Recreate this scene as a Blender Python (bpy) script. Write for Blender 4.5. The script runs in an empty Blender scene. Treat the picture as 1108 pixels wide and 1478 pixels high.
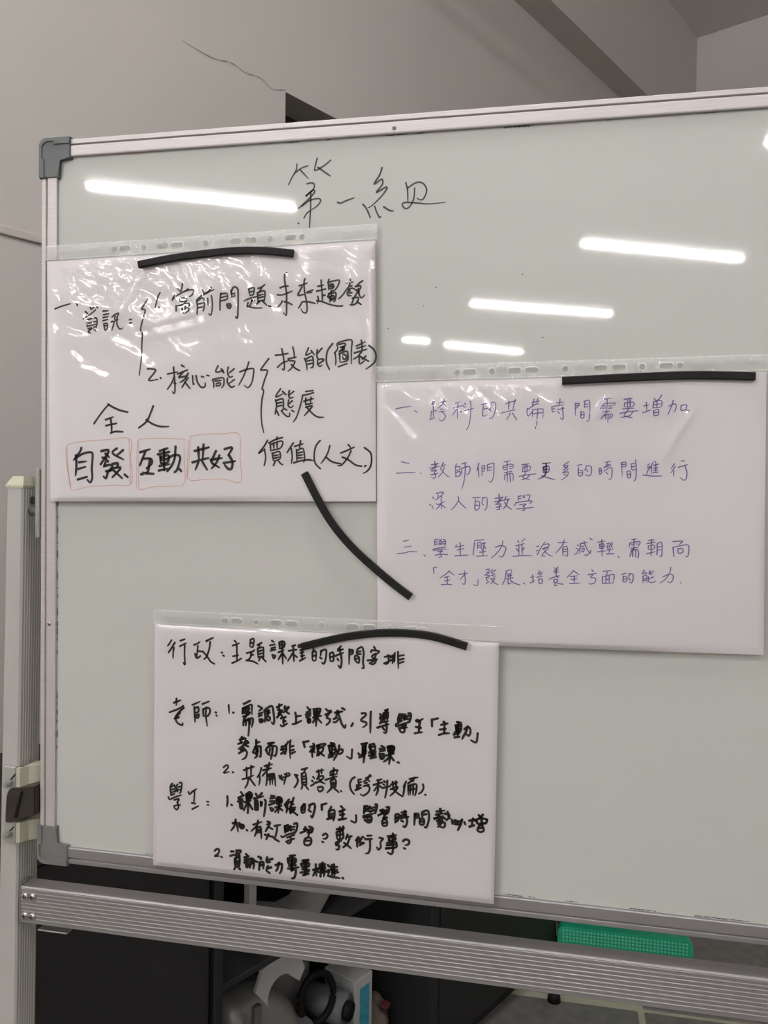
import bpy, bmesh, math, random
from mathutils import Vector, Matrix
random.seed(7)
S = bpy.context.scene
COL = S.collection

# ------------------------------------------------------------------ camera
cam_data = bpy.data.cameras.new('camera')
cam_data.sensor_fit = 'VERTICAL'
cam_data.sensor_height = 36.0
cam_data.lens = 36.0 * 1180 / 1478
cam_data.clip_start = 0.02
cam = bpy.data.objects.new('camera', cam_data)
COL.objects.link(cam)
# rows of the rotation that takes (right, down, into the scene) of the board to the camera
RB = [[0.98019606, -0.01583559, 0.19739535],
      [0.02158627, 0.99940192, -0.02701511],
      [-0.1968495, 0.03074113, 0.97995166]]
def bw(v):                      # board axes (right, down, in) -> world
    return Vector((v[0], v[2], -v[1]))
ax, ay, az = bw(RB[0]), -bw(RB[1]), -bw(RB[2])
M = Matrix((ax, ay, az)).transposed().to_4x4()
M.translation = Vector((0.4395, -0.6713, 1.35))
cam.matrix_world = M
S.camera = cam

# ------------------------------------------------------------------ world, exposure
W = bpy.data.worlds.new('world'); S.world = W; W.use_nodes = True
W.node_tree.nodes['Background'].inputs[0].default_value = (0.62, 0.66, 0.72, 1)
W.node_tree.nodes['Background'].inputs[1].default_value = 0.3
S.view_settings.view_transform = 'Standard'
S.view_settings.look = 'None'
S.view_settings.gamma = 1.0
S.view_settings.use_curve_mapping = False
S.view_settings.exposure = 0.0
TUBE_POWER = 142.0
# the room stands turned against the board: e1 runs away from the left wall, e2 along it
A = math.radians(62)
E1 = Vector((math.sin(A), -math.cos(A), 0)); E2 = Vector((math.cos(A), math.sin(A), 0))
def rc(a, b, z): return E1 * a + E2 * b + Vector((0, 0, z))
ROOM_ROT = math.atan2(E1.y, E1.x)
CEIL = 3.52

# ------------------------------------------------------------------ materials
def mat(name, col, rough=0.5, metal=0.0, coat=0.0, coat_r=0.05, var=0.0, vscale=8.0, bump=0.0, bscale=60.0,
        spec=0.5, emit=None, col2=None, stretch=None):
    m = bpy.data.materials.new(name); m.use_nodes = True
    nt = m.node_tree; N = nt.nodes; L = nt.links; b = N['Principled BSDF']
    c = tuple(col) + (1,)
    b.inputs['Base Color'].default_value = c
    b.inputs['Roughness'].default_value = rough
    b.inputs['Metallic'].default_value = metal
    b.inputs['Coat Weight'].default_value = coat
    b.inputs['Coat Roughness'].default_value = coat_r
    b.inputs['Specular IOR Level'].default_value = spec
    if emit:
        b.inputs['Emission Color'].default_value = tuple(emit[:3]) + (1,)
        b.inputs['Emission Strength'].default_value = emit[3]
    tc = N.new('ShaderNodeTexCoord'); mp = N.new('ShaderNodeMapping')
    L.new(tc.outputs['Object'], mp.inputs['Vector'])
    if stretch: mp.inputs['Scale'].default_value = stretch
    if var or col2:
        n = N.new('ShaderNodeTexNoise'); n.inputs['Scale'].default_value = vscale; n.inputs['Detail'].default_value = 6
        L.new(mp.outputs[0], n.inputs['Vector'])
        r = N.new('ShaderNodeValToRGB')
        k = col2 if col2 else tuple(x * (1 - var) for x in col)
        r.color_ramp.elements[0].position = 0.3; r.color_ramp.elements[1].position = 0.7
        r.color_ramp.elements[0].color = tuple(k) + (1,); r.color_ramp.elements[1].color = c
        L.new(n.outputs[0], r.inputs[0]); L.new(r.outputs[0], b.inputs['Base Color'])
    if bump:
        n2 = N.new('ShaderNodeTexNoise'); n2.inputs['Scale'].default_value = bscale; n2.inputs['Detail'].default_value = 5
        L.new(mp.outputs[0], n2.inputs['Vector'])
        bp = N.new('ShaderNodeBump'); bp.inputs['Strength'].default_value = bump; bp.inputs['Distance'].default_value = 0.01
        L.new(n2.outputs[0], bp.inputs['Height']); L.new(bp.outputs[0], b.inputs['Normal'])
    return m

MT = {}
MT['enamel'] = mat('board_enamel', (0.525, 0.53, 0.495), 0.45, coat=1.0, coat_r=0.036, var=0.03, vscale=3, spec=0.08)
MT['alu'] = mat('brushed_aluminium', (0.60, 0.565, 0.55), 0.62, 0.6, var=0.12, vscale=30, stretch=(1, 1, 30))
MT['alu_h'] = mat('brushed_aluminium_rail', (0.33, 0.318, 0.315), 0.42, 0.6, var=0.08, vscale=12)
MT['alu_dark'] = mat('dark_aluminium', (0.16, 0.15, 0.14), 0.6, 0.2)  # darker metal of the crossbar end plate
MT['post'] = mat('painted_post', (0.47, 0.46, 0.43), 0.45, 0.1, var=0.08, vscale=40, stretch=(1, 1, 0.2))
MT['cap_grey'] = mat('grey_plastic_corner', (0.10, 0.108, 0.11), 0.5, var=0.15, vscale=60)
MT['cap_light'] = mat('silver_plastic_corner', (0.19, 0.185, 0.18), 0.45, 0.1, var=0.15, vscale=60)
MT['cream'] = mat('cream_plastic', (0.50, 0.49, 0.38), 0.45, var=0.1, vscale=40)
MT['zinc'] = mat('zinc_screw', (0.55, 0.53, 0.50), 0.3, 0.9)
MT['zincp'] = mat('zinc_plate', (0.40, 0.42, 0.38), 0.4, 0.6, var=0.15, vscale=60)
MT['plate'] = mat('pale_metal_plate', (0.42, 0.42, 0.38), 0.45, 0.3, var=0.1, vscale=60)
MT['clamp'] = mat('dark_brown_clamp', (0.035, 0.028, 0.022), 0.35, var=0.4, vscale=80)
MT['paper'] = mat('white_paper', (0.88, 0.845, 0.85), 0.75, bump=0.05, bscale=40)
MT['ink'] = mat('black_marker_ink', (0.012, 0.010, 0.010), 0.45)
MT['ink_board'] = mat('dry_marker_ink', (0.016, 0.018, 0.016), 0.5)
MT['ink_purple'] = mat('purple_pen_ink', (0.17, 0.10, 0.36), 0.5, col2=(0.26, 0.18, 0.44), vscale=120)
MT['ink_red'] = mat('thin_red_pen', (0.78, 0.40, 0.34), 0.6, col2=(0.80, 0.58, 0.54), vscale=200)
MT['rubber'] = mat('black_rubber', (0.010, 0.009, 0.009), 0.6, var=0.3, vscale=90, spec=0.2)
MT['wall'] = mat('painted_plaster', (0.53, 0.50, 0.465), 0.75, var=0.05, vscale=1.2, bump=0.06, bscale=25)
MT['ceil'] = mat('ceiling_paint', (0.62, 0.59, 0.56), 0.8, var=0.06, vscale=1.0)
MT['tile'] = mat('grey_terrazzo_tile', (0.20, 0.188, 0.175), 0.5, col2=(0.13, 0.12, 0.112), vscale=28, bump=0.03)
MT['grout'] = mat('pale_grout', (0.50, 0.48, 0.37), 0.85, var=0.15, vscale=30)
MT['black'] = mat('black_laminate', (0.012, 0.012, 0.013), 0.62, var=0.2, vscale=4)
MT['inner'] = mat('dark_inside', (0.022, 0.021, 0.022), 0.7)
MT['wood'] = mat('dark_brown_wood', (0.05, 0.035, 0.025), 0.5, var=0.4, vscale=20, stretch=(1, 8, 1))
MT['glass_d'] = mat('dark_window_glass', (0.01, 0.012, 0.014), 0.08)
MT['green'] = mat('green_plastic', (0.014, 0.36, 0.20), 0.4, var=0.12, vscale=30)
MT['green_l'] = mat('pale_green_dots', (0.13, 0.52, 0.36), 0.4)
MT['silver'] = mat('scuffed_sheet_metal', (0.42, 0.42, 0.41), 0.4, 0.4, var=0.3, vscale=12)
MT['grey_pl'] = mat('grey_plastic', (0.17, 0.17, 0.18), 0.5, var=0.2, vscale=15)
MT['white_pl'] = mat('off_white_box', (0.50, 0.51, 0.50), 0.55, var=0.1, vscale=15)
MT['blue'] = mat('blue_label', (0.03, 0.25, 0.36), 0.5, col2=(0.06, 0.34, 0.45), vscale=90)
MT['brown'] = mat('brown_card', (0.13, 0.10, 0.08), 0.8, var=0.3, vscale=20)
MT['redb'] = mat('dark_red_tag', (0.08, 0.015, 0.012), 0.6)
MT['fix'] = mat('white_lamp_housing', (0.7, 0.7, 0.68), 0.5)
MT['tube'] = mat('fluorescent_tube', (0.9, 0.9, 0.9), 0.4, emit=(1.0, 0.98, 0.985, TUBE_POWER))
MT['pvc'] = mat('raceway_plastic', (0.52, 0.49, 0.45), 0.5)
MT['crack'] = mat('hairline_crack', (0.27, 0.24, 0.21), 0.9)

def film(name, tint, rough, milk, bump, bscale, dist=0.002):
    m = bpy.data.materials.new(name); m.use_nodes = True
    nt = m.node_tree; N = nt.nodes; L = nt.links
    N.remove(N['Principled BSDF']); out = N['Material Output']
    tr = N.new('ShaderNodeBsdfTransparent'); tr.inputs[0].default_value = tuple(tint) + (1,)
    gl = N.new('ShaderNodeBsdfGlossy'); gl.inputs['Roughness'].default_value = rough
    df = N.new('ShaderNodeBsdfDiffuse'); df.inputs[0].default_value = (0.93, 0.93, 0.90, 1)
    fr = N.new('ShaderNodeFresnel'); fr.inputs[0].default_value = 1.46
    mx = N.new('ShaderNodeMixShader'); m2 = N.new('ShaderNodeMixShader')
    m2.inputs[0].default_value = milk
    L.new(tr.outputs[0], m2.inputs[1]); L.new(df.outputs[0], m2.inputs[2])
    L.new(fr.outputs[0], mx.inputs[0]); L.new(m2.outputs[0], mx.inputs[1]); L.new(gl.outputs[0], mx.inputs[2])
    if bump:
        tc = N.new('ShaderNodeTexCoord'); n = N.new('ShaderNodeTexNoise'); n.inputs['Scale'].default_value = bscale
        n.inputs['Detail'].default_value = 3
        bp = N.new('ShaderNodeBump'); bp.inputs['Strength'].default_value = bump; bp.inputs['Distance'].default_value = dist
        L.new(tc.outputs['Object'], n.inputs['Vector']); L.new(n.outputs[0], bp.inputs['Height'])
        L.new(bp.outputs[0], gl.inputs['Normal']); L.new(bp.outputs[0], fr.inputs['Normal'])
    L.new(mx.outputs[0], out.inputs['Surface'])
    return m
MT['film'] = film('clear_sleeve_film', (1, 1, 1), 0.045, 0.0, 0.0, 30)
MT['strip'] = film('hole_strip_film', (1, 1, 1), 0.05, 0.24, 1.0, 85, 0.006)
MT['strip_flat'] = film('flat_hole_strip_film', (1, 1, 1), 0.15, 0.20, 0.15, 120)
MT['seal'] = film('heat_sealed_film', (1, 1, 1), 0.12, 0.55, 0.6, 300)

# ------------------------------------------------------------------ builders
def link(name, bm, m, parent=None, smooth=False, kind=None, label=None):
    me = bpy.data.meshes.new(name)
    bmesh.ops.recalc_face_normals(bm, faces=bm.faces)
    bm.to_mesh(me); bm.free()
    for mm in (m if isinstance(m, (list, tuple)) else [m]): me.materials.append(MT[mm])
    if smooth:
        for p in me.polygons: p.use_smooth = True
    o = bpy.data.objects.new(name, me); COL.objects.link(o)
    if parent is not None:
        o.parent = parent; o.matrix_parent_inverse = Matrix.Identity(4)
        w = parent_world(parent); o.matrix_basis = w.inverted()
    if kind: o['kind'] = kind
    if label: o['label'] = label
    return o
def parent_world(p):
    m = p.matrix_basis.copy()
    while p.parent is not None:
        p = p.parent; m = p.matrix_basis @ m
    return m
def thing(name, label, cat, loc=(0, 0, 0), group=None):
    o = bpy.data.objects.new(name, None); COL.objects.link(o); o.location = loc; o.empty_display_size = 0.05
    o['label'] = label; o['category'] = cat
    if group: o['group'] = group
    return o
def tag(o, label, cat, group=None):
    o['label'] = label; o['category'] = cat
    if group: o['group'] = group
    return o
def copy_tree(o, parent=None):
    c = o.copy(); COL.objects.link(c)
    if parent is not None: c.parent = parent
    for ch in list(o.children): copy_tree(ch, c)
    return c
def box(bm, c, s, rot=None, bev=0.0):
    r = bmesh.ops.create_cube(bm, size=1.0)
    vs = r['verts']
    bmesh.ops.scale(bm, vec=Vector(s), verts=vs)
    if bev:
        es = list({e for v in vs for e in v.link_edges})
        g = bmesh.ops.bevel(bm, geom=es, offset=bev, segments=2, affect='EDGES', profile=0.5)
        vs = list({v for f in g['faces'] for v in f.verts} | {v for v in vs if v.is_valid})
    mx = Matrix.Translation(Vector(c))
    if rot is not None: mx = mx @ rot.to_4x4()
    bmesh.ops.transform(bm, matrix=mx, verts=vs)
    return vs
def cyl(bm, a, b, r, seg=20, r2=None):
    a = Vector(a); b = Vector(b); d = b - a
    q = d.to_track_quat('Z', 'Y').to_matrix().to_4x4()
    mx = Matrix.Translation((a + b) / 2) @ q
    return bmesh.ops.create_cone(bm, cap_ends=True, segments=seg, radius1=r, radius2=r if r2 is None else r2,
                                 depth=d.length, matrix=mx)['verts']
def tube(bm, pts, r, seg=12, caps=True):
    pts = [Vector(p) for p in pts]; rings = []
    up = Vector((0, 0, 1))
    for i, p in enumerate(pts):
        t = (pts[min(i + 1, len(pts) - 1)] - pts[max(i - 1, 0)]).normalized()
        u = up - t * up.dot(t)
        if u.length < 1e-3: u = Vector((1, 0, 0)) - t * t.x
        u.normalize(); v = t.cross(u)
        rr = r[i] if isinstance(r, (list, tuple)) else r
        rings.append([bm.verts.new(p + (u * math.cos(2 * math.pi * k / seg) + v * math.sin(2 * math.pi * k / seg)) * rr) for k in range(seg)])
    for a, b in zip(rings, rings[1:]):
        for k in range(seg): bm.faces.new((a[k], a[(k + 1) % seg], b[(k + 1) % seg], b[k]))
    if caps: bm.faces.new(rings[0][::-1]); bm.faces.new(rings[-1])
def prism(bm, poly, axis, a, b):
    """extrude a 2-D outline along 'x', 'y' or 'z' from a to b"""
    def P(u, v, w): return {'x': (w, u, v), 'y': (u, w, v), 'z': (u, v, w)}[axis]
    r0 = [bm.verts.new(P(u, v, a)) for u, v in poly]; r1 = [bm.verts.new(P(u, v, b)) for u, v in poly]
    n = len(poly)
    for i in range(n): bm.faces.new((r0[i], r0[(i + 1) % n], r1[(i + 1) % n], r1[i]))
    bm.faces.new(r0[::-1]); bm.faces.new(r1)
    return r0 + r1
def xf(bm, verts, mx): bmesh.ops.transform(bm, matrix=mx, verts=verts)
def smooth_line(p, n=5):
    if len(p) < 3: return p
    q = [p[0]] + list(p) + [p[-1]]; out = []
    for i in range(1, len(q) - 2):
        a, b, c, d = q[i - 1], q[i], q[i + 1], q[i + 2]
        for k in range(n):
            t = k / n
            out.append(tuple(0.5 * (2 * b[j] + (c[j] - a[j]) * t + (2 * a[j] - 5 * b[j] + 4 * c[j] - d[j]) * t * t
                             + (3 * b[j] - a[j] - 3 * c[j] + d[j]) * t ** 3) for j in range(len(b))))
    out.append(tuple(p[-1])); return out
# ================================================================== SETTING
RM = Matrix.Rotation(ROOM_ROT, 4, 'Z')
def room_box(bm, a0, a1, b0, b1, z0, z1, bev=0):
    box(bm, rc((a0 + a1) / 2, (b0 + b1) / 2, (z0 + z1) / 2), (a1 - a0, b1 - b0, z1 - z0), RM.to_3x3(), bev)
WL = -0.79          # inner face of the left wall
B0, B1 = -10.2, 3.62
EA = 4.9
bm = bmesh.new(); room_box(bm, WL - .2, EA + .2, B0 - .2, B1 + .2, -.14, -.004)
floor = link('floor', bm, 'grout', kind='structure')
# floor tiles: single tiles where the frame sees them and around, the rest joined
def tile_mesh():
    b = bmesh.new(); box(b, (0, 0, -.006), (.583, .583, .012), None, .0015)
    me = bpy.data.meshes.new('tile'); b.to_mesh(me); b.free(); me.materials.append(MT['tile']); return me
tm = tile_mesh(); rest = bmesh.new(); GX, GY, TS = 0.703, 1.512, 0.6
for i in range(-24, 24):
    for j in range(-24, 24):
        c = Vector((GX + (i + .5) * TS, GY + (j + .5) * TS, 0)); a, b = c.dot(E1), c.dot(E2)
        if not (WL + .45 < a < EA - .45 and B0 + .45 < b < B1 - .4): continue
        if -2.5 < c.x < 3.2 and -1.6 < c.y < 4.2:
            o = bpy.data.objects.new('tile', tm); COL.objects.link(o); o.location = c; o.parent = floor
        else: box(rest, (c.x, c.y, -.006), (.583, .583, .012))
link('tiles', rest, 'tile', floor, kind='stuff')
# left wall with a window recess
Q0, Q1, ZS, ZT = 1.027, 2.35, 1.15, 2.316
bm = bmesh.new()
for b0, b1, z0, z1 in ((B0, Q0, 0, CEIL), (Q1, B1, 0, CEIL), (Q0, Q1, 0, ZS), (Q0, Q1, ZT, CEIL)):
    room_box(bm, WL - .2, WL, b0, b1, z0, z1)
wl = link('wall_left', bm, 'wall', kind='structure')
bm = bmesh.new()
cr = [(0.72, 2.312), (.80, 2.309), (.855, 2.318), (.90, 2.311), (.95, 2.318), (.985, 2.309), (1.027, 2.318)]
cr = smooth_line([(b + random.uniform(-.004, .004), z + random.uniform(-.004, .004)) for b, z in cr], 4)
for (b, z), (b2, z2) in zip(cr, cr[1:]):
    w = random.uniform(.0006, .0019)
    vs = [bm.verts.new(rc(WL + .0006, bb, zz)) for bb, zz in ((b, z - w), (b2, z2 - w), (b2, z2 + w), (b, z + w))]
    bm.faces.new(vs)
link('crack', bm, 'crack', wl, kind='stuff')
bm = bmesh.new()
for b0, b1, z0, z1 in ((Q0, Q0 + .06, ZS, ZT), (Q1 - .06, Q1, ZS, ZT), (Q0 + .06, Q1 - .06, ZS, ZS + .06), (Q0 + .06, Q1 - .06, ZT - .06, ZT), (1.66, 1.72, ZS + .06, ZT - .06)):
    room_box(bm, WL - .15, WL - .09, b0, b1, z0, z1, .003)
win = link('window_1', bm, 'wood', kind='structure')
bm = bmesh.new(); room_box(bm, WL - .125, WL - .12, Q0 + .06, Q1 - .06, ZS + .06, ZT - .06)
link('pane', bm, 'glass_d', win)
bm = bmesh.new(); room_box(bm, WL - .01, WL + .1, 1.2, B1, 3.03, CEIL)
link('trim_1', bm, 'wall', kind='structure')      # beam that runs along the top of the wall
bm = bmesh.new(); room_box(bm, WL - .2, EA + .2, B1, B1 + .2, 0, CEIL); link('wall_far', bm, 'wall', kind='structure')
bm = bmesh.new(); room_box(bm, WL - .2, EA + .2, B0 - .2, B0, 0, CEIL); link('wall_back', bm, 'wall', kind='structure')
bm = bmesh.new(); room_box(bm, EA, EA + .2, B0, B1, 0, CEIL); link('wall_right', bm, 'wall', kind='structure')
bm = bmesh.new(); room_box(bm, WL - .2, EA + .2, B0 - .2, B1 + .2, CEIL, CEIL + .15); link('ceiling', bm, 'ceil', kind='structure')
# raceway on the left wall
bm = bmesh.new(); room_box(bm, WL, WL + .006, -3.0, 1.0, 1.797, 1.813, .002)
rw = link('cable_raceway', bm, 'pvc'); tag(rw, 'thin pale cable raceway running along the plaster wall left of the whiteboard', 'raceway')

# ceiling lamps: rows of bare tubes hung square to the left wall, mirrored by the board, plus two unseen ones added for brightness
def lamp(p, q, label, group):
    p = Vector((p[0], p[1], 2.815)); q = Vector((q[0], q[1], 2.815)); d = (q - p).normalized(); m = (p + q) / 2
    R3 = Matrix.Rotation(math.atan2(d.y, d.x), 3, 'Z'); up = Vector((0, 0, 1))
    t = thing('ceiling_lamp', label, 'lamp', m, group)
    bm = bmesh.new(); box(bm, m + up * .06, ((q - p).length + .05, .09, .05), R3, .006); link('housing', bm, 'fix', t)
    bm = bmesh.new(); cyl(bm, p, q, .0135, 20); link('tube', bm, 'tube', t, True)
    for e in (p - d * .01, q + d * .01):
        bm = bmesh.new(); box(bm, e + up * .015, (.018, .05, .07), R3, .004); link('tube_holder', bm, 'fix', t)
    for e in (p + d * .1, q - d * .1):
        bm = bmesh.new(); cyl(bm, e + up * .085, e + up * (CEIL - 2.815), .006, 8); link('hanger', bm, 'fix', t)
LG = 'fluorescent ceiling lamps behind the photographer'
for p, q, lb in (((-1.825, -3.041), (-.911, -3.505), 'fluorescent lamp mirrored as the long white streak at the upper left of the board'),
                 ((.595, -4.357), (1.592, -4.826), 'fluorescent lamp mirrored as the highest and thickest streak at right of the board'),
                 ((-.20, -5.861), (.906, -6.39), 'fluorescent lamp mirrored as the middle streak, just above the right note'),
                 ((-.645, -7.677), (.119, -8.228), 'fluorescent lamp mirrored as the lowest streak, touching the right note sleeve'),
                 ((-1.013, -7.361), (-.784, -7.502), 'short fluorescent lamp mirrored as a small dash left of the lowest streak'),
                 ((1.285, -3.013), (2.25, -3.50), 'fluorescent lamp mirrored as a glint at the right edge of the frame')):
    lamp(p, q, lb, LG)
for a0, a1, b, lb in ((-.2, .84, -5.25, 'fluorescent lamp near the left wall, one row behind the long upper left streak'),
                      (-.2, .84, -7.0, 'fluorescent lamp near the left wall, farthest row behind the photographer'),
                      (-.2, .84, -1.8, 'fluorescent lamp near the left wall, one row closer than the long upper left streak'),
                      (-.2, .84, -.1, 'added unseen fluorescent lamp above the left edge of the board, brightening the left wall'),  # added out of view to brighten the plaster wall
                      (2.57, 3.67, -.3, 'added unseen fluorescent lamp to the right beside the board, for more light')):  # added out of view as extra fill for the dim room
    lamp(rc(a0, b, 0), rc(a1, b, 0), lb, LG)

# ================================================================== CABINET along the left wall
CF, CT = -.35, .85      # front plane, top
cab = thing('low_cabinet', 'long black low cabinet standing along the wall behind the whiteboard', 'cabinet', rc(-.57, 1.0, 0))
def cab_box(name, parts, m='black', bev=.002, parent=cab, label=None):
    bm = bmesh.new()
    for p in parts: room_box(bm, *p, bev)
    return link(name, bm, m, parent, label=label)
c0, c1 = 0.04, 2.35
cab_box('top_panel', [(WL + .01, CF + .004, c0, c1, CT - .022, CT)])
cab_box('side_panel', [(WL + .01, CF - .018, c0, c0 + .02, .0, CT - .023)])
cab_box('side_panel', [(WL + .01, CF - .018, c1 - .02, c1, .0, CT - .023)])
cab_box('back_panel', [(WL + .012, WL + .025, c0 + .021, c1 - .021, .06, CT - .023)], 'inner')
cab_box('bottom_panel', [(WL + .01, CF - .02, c0 + .021, c1 - .021, .05, .07)])
cab_box('plinth', [(WL + .03, CF - .03, c0 + .021, c1 - .021, 0, .049)])
cab_box('divider', [(WL + .026, CF - .02, .462, .482, .071, CT - .024)])
cab_box('divider', [(WL + .026, CF - .02, 1.098, 1.118, .071, CT - .024)])
cab_box('door', [(CF - .017, CF, c0 + .003, .462, .055, CT - .025)])
cab_box('door', [(CF - .017, CF, 1.128, 1.72, .055, CT - .025)])
cab_box('door', [(CF - .017, CF, 1.725, c1 - .003, .055, CT - .025)])
cab_box('door_frame', [(CF - .017, CF, .474, .492, .055, CT - .025), (CF - .017, CF, 1.092, 1.122, .055, CT - .025),
                       (CF - .017, CF, .4925, 1.0915, .055, .078), (CF - .017, CF, .4925, 1.0915, CT - .05, CT - .025)])
cab_box('shelf_post', [(CF - .035, CF - .019, .566, .582, .58, .824)], 'silver', .001, label='thin pale upright bar in the open bay')
cab_box('shelf', [(WL + .03, CF - .04, .483, 1.097, .465, .477)], 'inner')

# clutter stored in the open bay of the cabinet
g1 = thing('metal_chute', 'silver flared sheet metal chute on the shelf in the open black cabinet', 'chute', rc(-.5, .78, .477))
bm = bmesh.new()
tube(bm, [rc(-.52, .66 + .05 * k, .60 - .01 * k) for k in range(5)], [.02, .025, .03, .036, .045], 20, False)
bmesh.ops.solidify(bm, geom=bm.faces[:], thickness=.002)
link('spout', bm, 'silver', g1, True)
bm = bmesh.new()
prism(bm, [(-.10, .055), (-.02, .0), (.04, 0), (.12, .075), (.10, .082), (.03, .03), (-.01, .03), (-.09, .065)], 'x', -.02, .05)
xf(bm, bm.verts, Matrix.Translation(rc(-.47, .75, .478)) @ RM); link('flared_rim', bm, 'silver', g1)

g2 = thing('metal_duct_elbow', 'pale bent sheet metal duct elbow at left in the open cabinet bay', 'duct', rc(-.5, .68, .071))
bm = bmesh.new()
pts = [rc(-.5, .63 + .13 * math.sin(a), .19 + .13 * math.cos(a)) for a in [math.radians(x) for x in range(0, 115, 10)]]
tube(bm, [rc(-.5, .60, .318)] + pts[:10], .052, 24, True); link('elbow', bm, 'silver', g2, True)
bm = bmesh.new(); cyl(bm, rc(-.45, .74, .245), rc(-.45, .75, .213), .058, 24); link('seam_band', bm, 'grey_pl', g2)
bm = bmesh.new(); tube(bm, [rc(-.5, .72, .25), rc(-.5, .755, .17), rc(-.5, .76, .073)], .05, 20); link('lower_pipe', bm, 'silver', g2, True)
g3 = thing('metal_bracket', 'pale metal bracket plate with a round cut-out leaning on the duct elbow', 'bracket', rc(-.42, .68, .071))
bm = bmesh.new()
arc = [(.0 + .034 * math.cos(t), -.02 + .034 * math.sin(t)) for t in [math.radians(k) for k in range(200, 20, -15)]]
prism(bm, [(-.065, .01), (-.05, .045), (.035, .065), (.065, .0), (.05, -.02)] + arc[::-1], 'x', -.003, .003)
xf(bm, bm.verts, Matrix.Translation(rc(-.42, .69, .395)) @ RM); link('plate', bm, 'white_pl', g3)
bm = bmesh.new(); box(bm, rc(-.43, .64, .22), (.012, .018, .298), RM.to_3x3(), .002); link('stem', bm, 'grey_pl', g3)

g4 = thing('dust_hood', 'large grey rounded hood in the middle of the open cabinet bay', 'hood', rc(-.65, .87, .071))
bm = bmesh.new()
tube(bm, [rc(-.65, .87, .074), rc(-.65, .87, .2), rc(-.65, .87, .3), rc(-.65, .87, .38), rc(-.65, .87, .43), rc(-.65, .87, .455)], [.092, .095, .097, .09, .06, .02], 32); link('shell', bm, 'silver', g4, True)
bm = bmesh.new(); cyl(bm, rc(-.65, .87, .295), rc(-.65, .87, .305), .0985, 32); link('joint_band', bm, 'grey_pl', g4, True)

g5 = thing('rubber_hose_ring', 'dark oval hose ring standing in front of the grey hood', 'hose', rc(-.45, .82, .071))
bm = bmesh.new()
ring = [rc(-.45 + .012 * math.sin(t), .825 + .037 * math.sin(t), .286 + .052 * math.cos(t)) for t in [2 * math.pi * k / 32 for k in range(33)]]
tube(bm, ring, .0075, 12, False); link('ring', bm, 'rubber', g5, True)
bm = bmesh.new(); tube(bm, [rc(-.445, .825, .236), rc(-.44, .822, .17), rc(-.43, .82, .12), rc(-.43, .82, .074)], .012, 16); link('hose', bm, 'rubber', g5, True)
bm = bmesh.new(); box(bm, rc(-.41, .852, .146), (.03, .05, .148), RM.to_3x3() @ Matrix.Rotation(.2, 3, 'X'), .004); link('pale_block', bm, 'white_pl', g5)

g6 = thing('motor_drum', 'dark grey cylinder lying between the hose ring and the white box', 'motor', rc(-.47, .91, .071))
bm = bmesh.new(); cyl(bm, rc(-.52, .875, .235), rc(-.43, .893, .235), .034, 28); link('drum', bm, 'grey_pl', g6, True)
bm = bmesh.new(); cyl(bm, rc(-.43, .893, .235), rc(-.418, .896, .235), .020, 24); link('hub', bm, 'rubber', g6, True)
bm = bmesh.new(); box(bm, rc(-.475, .884, .134), (.05, .03, .126), RM.to_3x3(), .004); link('foot', bm, 'inner', g6)

g7 = thing('tall_white_box', 'tall off-white narrow box with a bright blue label in the open cabinet bay', 'box', rc(-.45, .95, .071))
bm = bmesh.new(); box(bm, rc(-.485, .963, .172), (.09, .06, .20), RM.to_3x3(), .002); link('carton', bm, 'white_pl', g7)
bm = bmesh.new(); box(bm, rc(-.4385, .965, .205), (.002, .03, .09), RM.to_3x3()); link('blue_label', bm, 'blue', g7)
g8 = thing('cloth_bundle', 'brown crumpled bundle at the right end of the open cabinet bay', 'bundle', rc(-.5, 1.04, .071))
bm = bmesh.new()
r_ = bmesh.ops.create_icosphere(bm, subdivisions=3, radius=.05)['verts']
for v in r_: v.co = Vector((v.co.x * 1.2, v.co.y * .8, v.co.z * .9 + (.006 * math.sin(v.co.x * 120) + .006 * math.sin(v.co.y * 150 + v.co.z * 90))))
xf(bm, r_, Matrix.Translation(rc(-.5, 1.045, .122)) @ RM); link('bundle', bm, 'brown', g8, True)
bm = bmesh.new(); box(bm, rc(-.445, 1.045, .165), (.02, .02, .009), RM.to_3x3() @ Matrix.Rotation(.3, 3, 'X'), .002); link('red_tag', bm, 'redb', g8)

# ================================================================== things on the floor
gx = thing('plastic_panel', 'low green plastic panel with rows of pale dots on the floor behind the crossbar', 'panel', (.67, 1.66, 0))
bm = bmesh.new()
arcl = [(.491 + .022 * (1 - math.sin(math.radians(a))), .1255 - .022 * (1 - math.cos(math.radians(a)))) for a in (90, 70, 50, 30, 10)]
out = [(.491, 0.0), (.491, .1035)] + [(.491 + .022 - .022 * math.cos(math.radians(a)), .1035 + .022 * math.sin(math.radians(a))) for a in (20, 40, 60, 80, 90)]
out += [(.853 - (x - .491), z) for x, z in out[::-1]]
prism(bm, out, 'y', 1.645, 1.675)
bmesh.ops.bevel(bm, geom=[e for e in bm.edges if abs(e.verts[0].co.y - e.verts[1].co.y) < 1e-5 and e.verts[0].co.y < 1.65 and max(e.verts[0].co.z, e.verts[1].co.z) > .01], offset=.005, segments=2, affect='EDGES')
link('body', bm, 'green', gx, label='green body')
dv = bmesh.new()
for i in range(36):
    for j in range(4):
        box(dv, (.507 + i * .0094, 1.6446, .0865 + j * .0094), (.0052, .003, .0052), None, .0009)
link('raised_dots', dv, 'green_l', gx, kind='stuff', label='rows of pale green dots')
bm = bmesh.new(); box(bm, (.672, 1.6425, .078), (.358, .006, .006), None, .002); link('rim', bm, 'green', gx)
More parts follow.
